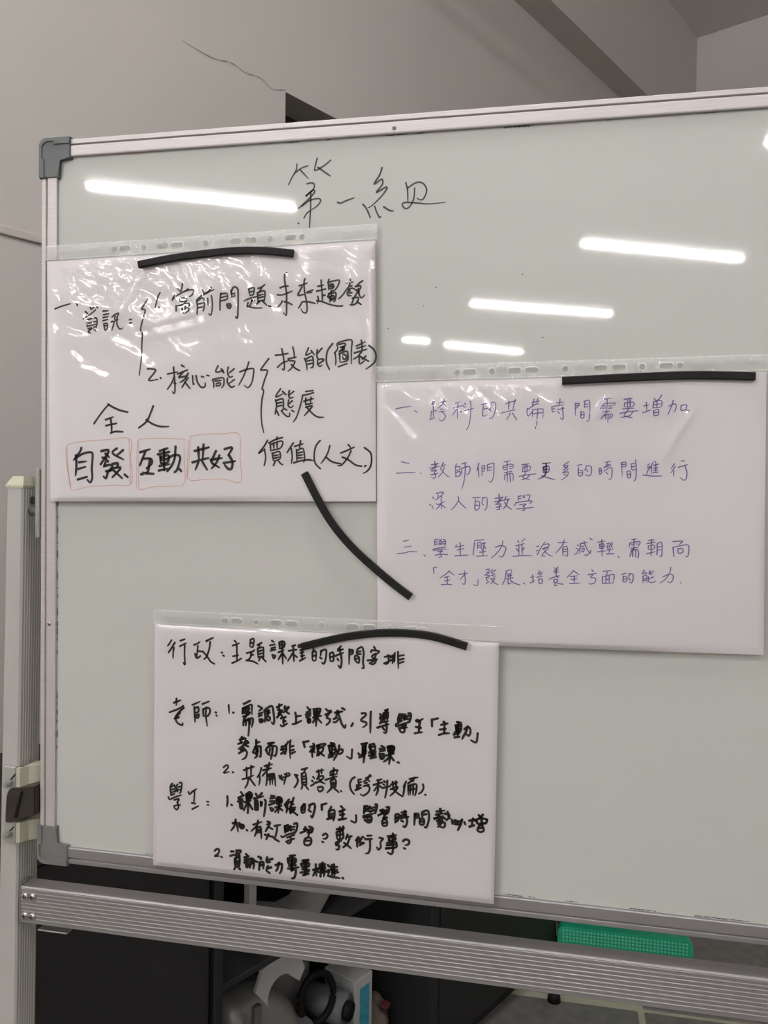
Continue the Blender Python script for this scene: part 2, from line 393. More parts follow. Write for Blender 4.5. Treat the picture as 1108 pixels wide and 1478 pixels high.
bm = bmesh.new(); box(bm, (.4885, 1.665, .108), (.004, .02, .036), None, .001); link('brown_edge', bm, 'brown', gx, label='brown card edge at the left end')
st = thing('rubber_stopper', 'small round black rubber stopper on the floor just under the crossbar', 'stopper', (.482, 1.50, 0))
bm = bmesh.new(); cyl(bm, (.482, 1.50, 0), (.482, 1.50, .028), .018, 20, .014); link('foot_pad', bm, 'rubber', st, True)
bm = bmesh.new(); cyl(bm, (.482, 1.50, .028), (.482, 1.50, .05), .006, 12); link('stud', bm, 'zinc', st, True)


# pen strokes of every handwritten line: width in mm, then points in quarter millimetres from the top left of the board
TEXT = {
'title': (1.40, '897 76 894 97 880 120 867 145;888 107 914 90 937 84;908 95 937 126;968 61 960 93 963 101 994 86 1015 70;971 91 994 108 1015 123;933 144 952 142 959 149 956 163 930 183;931 185 952 168 961 171 947 189 904 225;916 218 944 200 975 196 982 204 970 220 945 235;947 176 947 225 944 291;946 235 933 244 924 259;904 275 906 276;1041 212 1052 215 1074 207 1099 200;1192 106 1184 130 1165 159 1190 144 1195 149 1193 163 1173 187 1205 171 1209 177 1191 200 1161 228 1147 235;1129 223 1142 240 1155 269;1169 232 1176 251 1186 269 1191 266;1200 235 1220 248 1233 250;1273 160 1279 183 1281 220;1279 178 1306 162 1327 163 1341 179 1342 197 1331 217 1318 217 1312 212;1303 179 1301 211 1291 234 1277 245 1265 238 1263 229 1274 224 1318 229 1350 233 1405 231'),
'a1': (1.60, '-2 543 26 534 60 526;83 526 88 534;119 556 127 562;111 581 131 569;138 541 142 548 150 543 165 541 167 546;159 550 147 560 133 569;122 586 126 593 126 611;126 586 150 579 163 581 165 596 162 614;129 598 159 592;130 608 159 602;130 617 162 610;143 618 131 627 139 633;150 614 161 626;188 556 208 555;190 569 210 566;188 579 208 576;188 590 206 586;192 600 193 611 196 625;193 601 205 600 204 618 196 625;194 610 202 607;223 578 235 569 249 565 243 579 243 604 254 621 265 617;235 573 232 595 223 624;221 595 246 587;291 589 298 588;291 601 299 600;361 517 341 546 337 553 351 557 344 581 334 620 334 628 340 637 339 675 338 718 330 785;407 498 399 512 388 551;403 548 404 550;491 468 489 481 485 494;472 485 479 491 482 495;511 488 504 494 496 497;461 508 453 525;455 521 477 506 505 494 533 492 528 508 517 515;482 522 484 531 508 529;482 521 503 519 506 527 496 540 477 546;468 545 468 563;489 552 494 570 508 568 515 562 517 542 513 538 473 545;503 544 501 564;489 557 513 552;564 494 571 503;598 486 587 499 571 507;548 524 566 511 608 493;544 528 548 550 546 576;545 532 561 522 571 524 573 550 569 565;550 541 569 538;550 555 569 551;585 523 587 544;599 514 603 543 599 579 590 576;633 507 631 535 631 565;633 509 654 508 658 514 656 527 636 533;636 521 654 517;671 497 674 519;671 504 680 487 694 492 697 515 697 558 695 592 688 589;672 510 684 509;674 520 685 517;656 545 659 555 666 559 671 553 668 544 658 544;658 551 669 550;735 495 740 519;737 495 753 491 755 500 751 515 740 517;740 506 752 503;719 535 740 527 765 522;747 528 744 545 736 555;747 536 756 534;733 542 729 557;731 553 754 560 783 561;769 494 782 490 793 482;782 492 773 507;767 511 769 539;767 509 789 503 794 512 792 537;770 518 789 515;771 526 789 523;769 538 792 534;774 539 765 547;785 537 801 553;808 555 815 557;870 446 864 450 863 468 870 509 871 541 871 584 866 587 861 580;848 495 863 490 877 490;838 518 855 519 875 513 891 507;856 540 850 550 842 558;863 542 877 546 891 553;935 467 932 482 935 514 942 546 944 574 939 582 929 579 922 567;915 490 928 487 943 482;925 494 918 507 911 522 931 520;963 506 951 510 941 514 960 514;926 545 920 556 914 565;930 544 948 545 972 551;992 474 994 497 996 519 997 541;981 494 1002 490;977 510 993 507 1008 504;998 526 1006 524;981 528 983 538 980 551;978 542 997 546 1023 556 1049 562 1068 562;1019 472 1017 482 1019 507;1015 482 1035 478 1053 476 1055 483 1048 499 1037 510 1026 508;1022 490 1033 489 1035 500 1022 503;1022 496 1035 495;1029 512 1016 528 1018 531;1019 520 1035 517 1042 517 1044 527 1041 544 1036 547;1021 531 1036 527 1036 539 1023 542;1021 536 1036 535;1029 523 1023 548;1093 475 1092 491;1079 487 1092 485 1103 484;1088 495 1094 497 1099 496;1089 499 1082 506 1068 525 1054 538;1084 508 1100 504 1110 509;1092 511 1084 517 1086 527 1097 529;1091 519 1099 519;1135 481 1123 489 1115 498;1111 499 1126 497 1129 502 1123 517 1127 533 1135 536 1143 528;1121 506 1117 520 1107 535;1113 510 1123 520;1101 538 1114 535 1122 539 1116 554 1101 560 1093 559;1106 538 1101 551 1098 557;1117 548 1124 554 1131 559'),
'a2': (1.62, '361 763 375 763 392 767 384 781 366 804 401 800;411 795 413 797;438 782 475 775;460 758 463 786 466 826 464 850 455 844;463 791 454 813 438 835;463 813 469 816;490 752 500 758;475 782 498 774 512 769;496 776 480 794 491 793 510 789;515 780 503 800 484 813;515 796 503 813 492 830;503 811 522 833;532 789 534 818 539 817;545 789 550 811 564 829 578 827 579 814;565 792 573 794;585 788 593 790;626 756 617 775 629 777 645 772;638 767 647 780;663 761 661 780 668 795 679 793;685 767 666 782;606 803 611 818 610 832;611 802 638 797 648 802 647 823 639 832;616 808 638 806;620 818 634 814 634 823 619 825;661 799 661 814 675 830 687 826;686 804 665 819;738 744 733 761 718 796 702 824;706 778 729 770 754 767 756 781 750 815 736 832 723 824;810 734 783 769 786 773 806 775 797 803 788 833 789 839 793 846 787 876 785 919 788 957 795 986'),
'a3': (1.52, '834 723 857 721 879 717;856 701 862 727 866 754 865 773 858 769;842 764 858 750 877 743;879 736 897 732 909 730;895 696 900 715 901 733;881 741 902 744 902 750 891 768 879 778;891 755 905 768 921 776;951 700 942 720 944 724 965 714;960 709 972 724;982 707 980 723 985 738 996 738;998 702 982 720;937 735 944 753 947 775;942 738 960 729 967 734 968 762 961 767;947 744 963 741;949 755 963 752;985 738 983 754 992 763 999 758;999 738 1005 742 987 754;1035 687 1019 708 1014 730 1015 752 1025 773;1044 717 1047 744 1046 760;1042 719 1053 704 1051 687 1073 679 1101 677 1100 709 1101 755;1057 690 1076 687 1078 695 1062 700;1069 699 1076 707 1060 713;1058 722 1083 713 1088 722 1087 744 1063 750;1060 724 1061 750;1072 724 1081 727 1083 738 1074 740 1070 731;1076 700 1058 715;1056 765 1079 757 1088 755;1134 678 1137 701 1135 719;1117 697 1148 683;1119 705 1148 696;1110 720 1153 708;1133 719 1122 732 1108 740;1128 727 1129 756 1147 745;1131 732 1160 748;1150 731 1138 741;1160 696 1178 711 1185 733 1178 754 1152 774'),
'a4': (1.55, '854 837 838 859 841 864 864 853;861 846 873 857;885 844 883 857 887 869 899 866;901 846 883 860;836 875 840 893 835 924;838 877 859 871 864 877 864 906 857 911;842 886 859 883;842 897 860 893;883 875 881 893 890 901 900 895;896 878 883 889;841 913 848 927;858 913 874 929 886 931 887 920;870 906 876 909;895 911 902 915;943 847 969 844;932 860 953 856 971 851;932 862 925 893 912 933 900 950;937 880 971 871;944 870 943 889;962 867 960 887;943 891 967 887;944 900 967 896 953 913 939 929;949 902 972 925 990 934 1007 934'),
'a5': (1.55, '809 1013 795 1036 776 1057;779 1057 800 1043;798 1043 803 1072 798 1099;814 1022 837 1010 863 1003;843 1002 843 1010;819 1027 821 1049;820 1027 856 1015 864 1022 854 1040 824 1047;831 1022 832 1043;843 1020 844 1040;826 1056 831 1083;828 1058 852 1051 855 1074 834 1083;833 1065 852 1062;834 1074 853 1069;838 1083 831 1099;848 1081 857 1092 865 1096;901 1022 890 1038 880 1054;894 1040 898 1067 895 1092;906 1033 936 1024;927 1014 923 1040;913 1044 915 1080;916 1047 936 1040 942 1071 939 1087;918 1055 934 1052;918 1064 937 1061;918 1073 937 1071;904 1089 928 1082 956 1078 972 1081;996 1013 982 1030 976 1057 979 1088 998 1108;1030 1030 1024 1052 1013 1073 1000 1090;1017 1068 1033 1081 1052 1088 1069 1090;1094 1026 1101 1034;1069 1054 1092 1045 1115 1034;1104 1047 1093 1070 1073 1094 1057 1097;1074 1068 1097 1078 1120 1094 1141 1098;1152 1098 1156 1096;1150 1036 1170 1051 1175 1069 1173 1095 1162 1113 1147 1122'),
'a6': (1.83, '155 956 175 929 196 904 213 888;210 887 230 898 258 909 286 915;200 942 230 932;202 963 231 957 244 955;220 938 224 967 224 985;221 989 238 984 268 985;384 894 375 917 359 948 329 971;358 942 382 957 412 966 444 966'),
'a7': (2.33, '105 1043 100 1057 75 1087;84 1070 86 1105 83 1143;82 1080 114 1063 145 1059 150 1073 147 1117 149 1148 142 1167 130 1158;96 1095 126 1091;93 1119 122 1111;92 1157 128 1147;184 1054 211 1050 207 1066 182 1101;200 1063 214 1075;245 1044 228 1061 272 1084;269 1050 245 1069;189 1077 204 1080;211 1091 204 1088 194 1110;197 1107 218 1103 228 1110 211 1129 204 1151 194 1145;204 1126 225 1122;228 1100 249 1097 245 1113;225 1116 260 1112 245 1131 228 1147;232 1122 266 1150;276 1137 288 1146;336 1057 373 1046;355 1055 340 1090 334 1105;347 1080 376 1080 380 1096 360 1114;373 1080 367 1121 360 1130;347 1130 367 1132 387 1133;339 1135 345 1136;410 1052 440 1042;403 1064 446 1055;412 1071 415 1095;413 1074 443 1067 440 1092 415 1095;415 1083 440 1080;410 1105 447 1098;407 1121 447 1113;426 1046 428 1120;443 1076 463 1067 483 1067 487 1082 477 1116 467 1126;470 1036 467 1076 457 1101 440 1123;483 1113 492 1122;542 1051 572 1044 595 1038;555 1039 558 1082;575 1029 572 1078;534 1091 566 1082 595 1075;556 1091 545 1117;571 1088 589 1116;621 1051 611 1072 605 1090 634 1108;634 1066 624 1090 605 1112;603 1081 644 1075;653 1044 675 1038 680 1043 666 1065;669 1065 682 1087 679 1111 667 1112 654 1099;650 1092 675 1088 694 1085'),
'a8r': (0.71, '45 1048 58 1029 127 1019 210 1013 296 1010 298 1078 302 1168 232 1175 128 1183 69 1195 55 1143 46 1093 43 1048;49 1042 52 1112 65 1188;291 1012 296 1090 299 1171;326 1015 323 1077 322 1127 328 1187 387 1179 454 1175 504 1165 503 1076 502 1009;326 1015 347 1009 426 1007 504 1011;330 1021 329 1140 331 1183;525 1000 578 992 643 991 706 993 710 1074 713 1156 651 1148 586 1149 520 1150 523 1076 525 1000;519 1014 516 1076 514 1150'),
'b1': (0.83, '1254 907 1273 903 1305 898;1318 913 1328 919;1383 882 1375 888 1385 891 1385 884;1376 891 1385 892;1380 898 1381 933;1374 914 1372 943;1369 942 1386 936;1383 914 1393 912;1406 886 1425 881;1416 876 1411 891 1395 905;1414 891 1421 898;1403 909 1414 907;1400 917 1419 914;1409 917 1419 926 1419 938 1408 947 1400 940;1452 889 1468 884;1445 905 1478 896;1461 889 1460 938;1459 905 1443 929;1466 910 1473 919;1482 889 1487 894;1478 898 1485 902;1471 917 1497 910 1513 905;1500 882 1504 901 1502 933 1498 962 1489 977;1538 894 1557 889;1544 898 1542 920 1544 931 1558 927;1544 908 1558 906;1569 892 1567 906 1562 913;1569 887 1583 889 1581 920 1572 937 1561 936;1562 908 1568 915;1616 891 1630 886 1649 882;1626 883 1625 910;1646 878 1639 908;1603 921 1626 915 1649 911;1631 922 1620 943;1638 922 1652 943;1705 877 1702 892;1717 876 1715 890;1699 888 1722 883;1699 896 1722 891;1704 897 1695 904 1685 911;1685 906 1684 920 1688 939;1687 931 1693 927 1703 914;1700 911 1732 908 1735 915 1734 938;1702 915 1702 934;1718 911 1716 941;1705 924 1732 920;1716 948 1715 962;1712 966 1712 971;1762 902 1764 918 1772 915;1763 902 1772 899;1764 910 1771 907;1776 890 1799 886;1787 877 1786 897;1774 899 1801 895;1779 911 1801 906;1795 902 1798 941 1789 936;1781 918 1786 922;1835 890 1836 929;1836 892 1846 891 1847 897 1837 907;1836 899 1845 897;1864 886 1863 904;1861 886 1877 882 1880 911 1878 945 1871 947;1864 895 1875 893;1864 903 1876 901;1853 916 1853 936 1862 936 1862 920 1853 919;1853 928 1862 927;1919 879 1946 875;1933 877 1932 914;1913 909 1923 893 1940 891 1958 891 1949 900;1921 900 1927 899;1919 907 1927 906;1938 900 1945 899;1938 907 1947 906;1919 918 1941 916;1934 918 1923 930 1915 941;1923 930 1945 925 1950 930 1946 939;1937 927 1936 951;1929 930 1930 941;1943 930 1942 941;1984 879 2008 876;1986 891 1984 902;1986 891 2010 888 2015 896 2006 903 1985 903;1995 880 1995 903;2002 879 2003 903;1972 923 1998 918 2027 915;1998 907 1993 918 1985 930 2005 936 2011 938;2011 918 2002 930 1976 936;1980 909 2015 907;2051 889 2053 916;2044 900 2060 897;2041 921 2058 915 2065 912;2073 876 2079 883;2096 866 2090 878 2079 885;2073 887 2071 907;2073 887 2096 884 2095 903 2072 906;2083 886 2083 905;2073 896 2095 894;2074 914 2075 929 2087 928 2088 912 2075 914;2075 921 2087 920;2131 883 2127 899 2116 928;2118 901 2131 895 2140 896 2138 914 2132 919;2155 899 2155 914 2168 912;2155 900 2171 897 2170 912 2180 915'),
'b2': (0.84, '1276 1082 1302 1087;1261 1120 1291 1118 1312 1117 1324 1116;1341 1119 1343 1119;1388 1079 1390 1109;1377 1091 1401 1086;1372 1102 1403 1096;1398 1086 1386 1100 1375 1110;1379 1112 1394 1108 1387 1117 1392 1126 1387 1136 1378 1132;1375 1124 1399 1119;1417 1083 1408 1102;1410 1095 1425 1090;1420 1097 1415 1114 1401 1131;1408 1104 1425 1123 1437 1130;1460 1087 1456 1097;1456 1097 1459 1130;1457 1098 1470 1095 1470 1106 1458 1109;1458 1116 1472 1112 1472 1125 1458 1128;1477 1087 1493 1082;1477 1101 1478 1120;1478 1101 1500 1095 1505 1103 1501 1118 1494 1120;1488 1085 1489 1113 1485 1146 1479 1170;1533 1084 1527 1108;1531 1096 1534 1129;1543 1094 1544 1124;1544 1094 1552 1091 1551 1108 1545 1110;1545 1102 1551 1100;1561 1091 1562 1110;1561 1089 1580 1083 1582 1093 1581 1126 1574 1145 1565 1141;1564 1098 1575 1096;1564 1107 1576 1105;1614 1079 1634 1075;1612 1093 1612 1104;1612 1092 1635 1086 1644 1090 1642 1099;1624 1079 1625 1107;1616 1097 1621 1096;1632 1094 1638 1093;1616 1104 1621 1103;1633 1101 1639 1101;1617 1114 1640 1109;1626 1111 1621 1121;1617 1121 1616 1137;1617 1122 1642 1116 1644 1139;1626 1121 1626 1146;1634 1118 1636 1144;1671 1088 1694 1084;1674 1097 1673 1110;1674 1096 1697 1092 1695 1106 1674 1110;1681 1087 1681 1108;1687 1086 1688 1107;1663 1125 1690 1120 1717 1116;1683 1112 1679 1122 1675 1129 1698 1136;1697 1120 1688 1131 1672 1136;1738 1083 1753 1081;1740 1094 1754 1092;1741 1095 1743 1112;1743 1103 1753 1101;1743 1111 1753 1110;1748 1082 1749 1112 1741 1126 1723 1133;1737 1083 1762 1080;1738 1095 1739 1112;1738 1095 1756 1091 1756 1110 1739 1112;1739 1103 1756 1101;1748 1082 1747 1110 1741 1124 1732 1126;1736 1122 1752 1128 1776 1134;1819 1077 1805 1086 1803 1091 1817 1088 1810 1098 1801 1102;1806 1094 1815 1095;1817 1100 1804 1109 1801 1112 1817 1109 1815 1121 1797 1135;1804 1117 1812 1119;1846 1088 1859 1085;1849 1095 1850 1120 1862 1118 1860 1104 1849 1105;1851 1112 1860 1111;1874 1090 1871 1099 1866 1104;1873 1089 1888 1091 1889 1113 1882 1121 1871 1118;1874 1101 1878 1107;1913 1096 1914 1115 1921 1110 1918 1096 1913 1096;1913 1106 1920 1104;1931 1078 1949 1073;1938 1083 1939 1077;1927 1094 1949 1087;1932 1087 1947 1084;1928 1105 1949 1093 1953 1107 1950 1130 1941 1129;1934 1108 1939 1114;1980 1078 1982 1098 1984 1121;1981 1079 1993 1076 1994 1089 1984 1091;1982 1084 1993 1083;2010 1082 2013 1100 2022 1098;2012 1091 2021 1089;2010 1082 2021 1079;2023 1069 2026 1097 2025 1127 2020 1135;1998 1105 2001 1125 2009 1123 2007 1104 1999 1106;1999 1115 2008 1114;2060 1086 2065 1081;2059 1093 2067 1090 2061 1102 2057 1113;2075 1077 2069 1090 2065 1097;2071 1090 2073 1113;2080 1072 2084 1077;2076 1086 2093 1081;2078 1095 2091 1091;2078 1101 2091 1099;2078 1108 2093 1106;2084 1081 2085 1108;2047 1116 2076 1119 2104 1118;2140 1080 2130 1096;2142 1089 2130 1108;2138 1101 2138 1119;2159 1071 2170 1070;2151 1091 2166 1086 2178 1082;2170 1085 2177 1105 2175 1127 2167 1130 2158 1123'),
'b3': (0.86, '1383 1197 1387 1202;1374 1221 1378 1225;1382 1226 1386 1236;1395 1185 1417 1180 1414 1190 1393 1207;1402 1190 1400 1197;1410 1195 1415 1197;1396 1219 1403 1221 1424 1211;1411 1202 1414 1235;1410 1221 1396 1238;1415 1223 1427 1232;1467 1194 1469 1205 1460 1222 1446 1238;1469 1208 1482 1222 1494 1232;1516 1197 1540 1195;1524 1202 1523 1235 1536 1232 1536 1209 1524 1210;1524 1222 1535 1221;1549 1197 1545 1213;1547 1197 1561 1197 1562 1225 1555 1237;1545 1216 1551 1220;1600 1184 1602 1210;1588 1198 1614 1193;1586 1209 1616 1203;1611 1193 1599 1210 1589 1219;1594 1217 1607 1215 1601 1224 1603 1233 1594 1234;1592 1227 1610 1223;1623 1191 1618 1203;1618 1203 1634 1198;1630 1202 1623 1221 1614 1232;1619 1210 1628 1223 1642 1233;1662 1190 1662 1204;1662 1190 1671 1188;1664 1197 1671 1196;1676 1188 1683 1194;1683 1186 1676 1195;1689 1185 1699 1186 1694 1203;1656 1210 1649 1221;1655 1211 1678 1206 1706 1204 1699 1212;1667 1217 1688 1214 1676 1222;1658 1231 1684 1228 1712 1224;1680 1221 1683 1233 1674 1236'),
'b4': (0.84, '1288 1346 1306 1342;1291 1366 1314 1361;1268 1388 1295 1384 1309 1380 1334 1380;1357 1389 1363 1394;1392 1339 1393 1358;1392 1339 1403 1335;1393 1346 1401 1344;1393 1353 1402 1352;1406 1337 1415 1344;1415 1336 1406 1346;1406 1348 1415 1354;1415 1347 1406 1355;1422 1336 1428 1340 1427 1357;1417 1344 1427 1343;1417 1351 1427 1350;1387 1372 1394 1367 1429 1362;1388 1373 1434 1367;1396 1389 1416 1385 1436 1386;1403 1377 1420 1374 1411 1381 1416 1393 1406 1396;1465 1353 1460 1363;1465 1360 1489 1354;1468 1370 1489 1364;1477 1345 1478 1386;1460 1389 1482 1387 1504 1385;1524 1337 1554 1333;1524 1342 1522 1363 1520 1385;1533 1345 1534 1365;1533 1345 1545 1343 1546 1363;1535 1353 1545 1351;1535 1359 1545 1358;1550 1346 1559 1344;1555 1343 1553 1363 1548 1367;1555 1353 1561 1362;1541 1375 1562 1371;1552 1367 1552 1385;1532 1388 1567 1385;1616 1336 1612 1351 1602 1370 1580 1392;1592 1357 1607 1351 1621 1353 1626 1360 1620 1379 1613 1388 1603 1385;1663 1333 1668 1340;1685 1327 1674 1338;1658 1350 1684 1342;1667 1347 1668 1382;1677 1344 1678 1381;1659 1359 1666 1368;1684 1356 1677 1368;1649 1385 1678 1381 1710 1380;1724 1351 1731 1348;1723 1365 1728 1363;1726 1377 1738 1353 1751 1333;1747 1343 1761 1341 1762 1348 1744 1360;1743 1357 1756 1352 1760 1355 1747 1370 1741 1380 1751 1381;1749 1364 1759 1374 1774 1381;1791 1336 1820 1334;1810 1327 1804 1345 1785 1369;1806 1351 1807 1378;1806 1351 1819 1348 1821 1377 1814 1376;1807 1358 1819 1356;1807 1365 1819 1363;1852 1341 1855 1344;1848 1352 1852 1354;1844 1372 1850 1368 1856 1354;1861 1338 1859 1368;1861 1337 1883 1333;1872 1329 1876 1343 1886 1361 1895 1368;1894 1358 1884 1372 1873 1373;1864 1346 1871 1345;1866 1353 1873 1352 1871 1362 1866 1362 1866 1353;1889 1319 1897 1324;1914 1331 1937 1327;1919 1338 1921 1351;1919 1338 1933 1336 1932 1349 1921 1350;1920 1344 1932 1343;1914 1362 1938 1358;1926 1322 1929 1376;1942 1335 1959 1331;1946 1339 1943 1345 1947 1350;1953 1337 1950 1344 1953 1348;1959 1335 1956 1342 1960 1346;1943 1355 1960 1351;1951 1353 1950 1364;1942 1368 1965 1366;1978 1374 1980 1377;2018 1320 2031 1317;2012 1333 2010 1344;2012 1331 2038 1325 2043 1329 2039 1339;2025 1319 2025 1344;2017 1337 2021 1335;2032 1333 2036 1333;2015 1348 2039 1344;2026 1346 2019 1355 2013 1374;2016 1355 2037 1352 2039 1373 2035 1375;2021 1356 2022 1373;2030 1353 2031 1375;2068 1321 2086 1318;2064 1331 2088 1326;2077 1318 2077 1369;2069 1338 2069 1349 2086 1346 2085 1335 2070 1338;2063 1363 2089 1356;2095 1330 2095 1366;2095 1330 2108 1327 2109 1368 2103 1368;2096 1341 2107 1339;2096 1351 2107 1349;2141 1322 2167 1320;2170 1321 2159 1333;2142 1340 2145 1369;2143 1340 2168 1334 2187 1332 2189 1352 2186 1368 2179 1367;2157 1344 2158 1358 2171 1355 2170 1344 2159 1344'),
'b5': (0.84, '1390 1431 1392 1451;1390 1431 1404 1428;1443 1440 1429 1452 1411 1465;1441 1440 1460 1453;1427 1462 1443 1457;1427 1474 1446 1468;1436 1459 1437 1484;1417 1486 1436 1484 1453 1484;1474 1450 1502 1445;1493 1438 1496 1469 1494 1481 1486 1480;1493 1450 1479 1467;1538 1465 1535 1484 1522 1481;1563 1431 1573 1429 1571 1440 1559 1450;1566 1438 1573 1442;1584 1430 1580 1440 1594 1446;1594 1431 1585 1439;1566 1451 1573 1449 1571 1456 1564 1457 1566 1464 1571 1471 1564 1476;1580 1450 1587 1449 1592 1453;1578 1461 1592 1458 1585 1470 1578 1477;1583 1463 1592 1474 1603 1478;1628 1433 1644 1429 1644 1440 1629 1442;1628 1433 1625 1459 1617 1478;1633 1449 1647 1446;1635 1445 1637 1456;1642 1444 1642 1455;1628 1459 1651 1454;1635 1461 1636 1475 1645 1470;1642 1461 1652 1470 1673 1477;1685 1471 1688 1473;1707 1451 1718 1448;1713 1442 1715 1465;1706 1469 1720 1461;1732 1428 1735 1431;1729 1437 1745 1432;1732 1438 1736 1442;1742 1437 1738 1442;1727 1450 1745 1446;1733 1455 1734 1469 1743 1468 1743 1455 1734 1457;1781 1417 1785 1421;1792 1415 1788 1421;1780 1427 1795 1423;1781 1432 1794 1430;1766 1454 1779 1448 1798 1442;1787 1421 1787 1442;1787 1442 1795 1449;1780 1456 1781 1466;1780 1456 1791 1454 1791 1462 1781 1465;1785 1468 1783 1475 1793 1472;1789 1465 1798 1468 1811 1469;1841 1425 1831 1437 1821 1447;1840 1424 1849 1430 1860 1437;1831 1444 1854 1440;1835 1453 1853 1450;1844 1444 1844 1465;1830 1466 1845 1465 1863 1463;1898 1420 1903 1426;1887 1436 1912 1430;1901 1436 1894 1444 1910 1446 1908 1460 1897 1465 1890 1464;1933 1423 1959 1420;1931 1441 1932 1462;1931 1441 1962 1432 1967 1435 1965 1458;1946 1426 1943 1435;1942 1440 1942 1461;1952 1438 1953 1459;1944 1449 1952 1448;1932 1462 1966 1459;1990 1431 2003 1426;1995 1436 1995 1454 2006 1451 2005 1438 1995 1439;1996 1446 2005 1445;2014 1428 2011 1440;2012 1428 2024 1430 2024 1448 2020 1457 2013 1453;2011 1442 2017 1448;2058 1415 2052 1427 2062 1424;2061 1421 2066 1426;2054 1434 2055 1456;2055 1435 2065 1431 2067 1454;2056 1443 2065 1441;2056 1448 2065 1447;2075 1416 2073 1426 2084 1426;2086 1417 2075 1424;2071 1435 2072 1450 2083 1453 2093 1448;2086 1435 2074 1442;2137 1403 2134 1422 2121 1442 2106 1454;2115 1434 2132 1425 2144 1428 2144 1442 2137 1451 2128 1447;2167 1450 2169 1452'),
'c1': (1.75, '464 1719 457 1731 450 1740;477 1727 464 1748 453 1764;474 1745 471 1764 471 1782;498 1719 514 1713;496 1739 509 1732 521 1726;515 1734 514 1766 516 1803 509 1795;550 1731 562 1726 572 1719;564 1734 562 1755 559 1778;553 1762 560 1777 574 1769;567 1752 578 1753;595 1715 607 1709 621 1702;600 1712 597 1717;610 1717 607 1740 598 1768 587 1780;582 1752 598 1768 612 1786 627 1794;652 1752 656 1753;658 1762 662 1764;700 1708 706 1714;693 1726 706 1721 717 1716;708 1721 709 1751 709 1776;695 1763 714 1758;692 1787 709 1779 725 1769;758 1703 756 1724;758 1703 766 1698 771 1703 767 1726 756 1725;758 1714 766 1712;745 1749 765 1743 773 1737;762 1746 758 1765 742 1777;760 1754 769 1754;745 1774 769 1777 787 1785;784 1719 799 1710;792 1714 790 1726;785 1732 787 1761;785 1730 803 1726 806 1733 806 1764;788 1740 804 1736;789 1750 804 1746;787 1761 808 1756;793 1763 790 1773;800 1760 815 1775;836 1701 842 1705;829 1718 847 1713;834 1728 848 1723;832 1736 849 1731;838 1750 843 1762 849 1753 841 1750;862 1706 864 1722;862 1706 875 1701 882 1707 878 1722 864 1727;864 1714 880 1711;860 1740 880 1731;872 1703 874 1737 876 1779;871 1746 860 1765;876 1743 889 1761;909 1716 920 1712;897 1733 914 1729 925 1727;913 1716 914 1743 916 1768;912 1739 894 1768;918 1747 927 1753;931 1715 934 1719 947 1712;932 1711 947 1710;938 1728 952 1725;938 1738 950 1734;941 1748 952 1746;944 1725 945 1761;937 1765 958 1753;985 1721 983 1729;981 1733 982 1759 992 1761;982 1733 993 1729 994 1760;983 1746 992 1743;1012 1726 1010 1742;1010 1728 1027 1721 1030 1730 1028 1754 1022 1770 1015 1767;1008 1749 1014 1753;1042 1736 1044 1760;1043 1734 1054 1730 1055 1757 1044 1760;1044 1747 1054 1743;1081 1707 1070 1718;1070 1723 1088 1717;1077 1714 1079 1729;1062 1741 1077 1734 1089 1729;1081 1734 1084 1759 1080 1781 1073 1773;1069 1750 1073 1756;1110 1716 1110 1766;1111 1718 1123 1718 1121 1730 1111 1734;1112 1725 1121 1724;1138 1717 1136 1728;1138 1715 1147 1708 1155 1707 1160 1726 1158 1755 1161 1776 1154 1777;1140 1723 1150 1720;1138 1731 1150 1729;1130 1738 1131 1752 1143 1760 1144 1741 1131 1735;1132 1747 1143 1745;1195 1703 1200 1711;1186 1721 1188 1715 1213 1717 1202 1728;1200 1726 1188 1736 1203 1748 1193 1762 1180 1759;1174 1750 1191 1747 1207 1744;1202 1728 1195 1749 1182 1759;1232 1735 1252 1729;1243 1728 1246 1750 1237 1759;1231 1757 1250 1748;1260 1727 1259 1754;1266 1720 1265 1749;1252 1735 1262 1730;1252 1745 1263 1741;1277 1715 1279 1771;1279 1729 1297 1725;1280 1742 1297 1737;1281 1753 1297 1747'),
'c2': (1.90, '485 1925 484 1950;475 1941 501 1930;511 1950 492 1962 459 1976;513 1956 492 1976 477 1999;499 1975 478 1997;495 1991 483 1999 490 2012 507 2019 509 2011;545 1944 574 1930;553 1951 556 2003;554 1956 567 1950 568 1966 557 1971;558 1982 570 1975 567 1988 558 1987;583 1938 608 1927;586 1956 587 1980;586 1956 607 1950 612 1963 603 1979 591 1980;598 1948 596 1977 602 2015;632 1964 635 1965;635 1975 638 1976;681 1935 683 1965;697 1960 700 1961'),
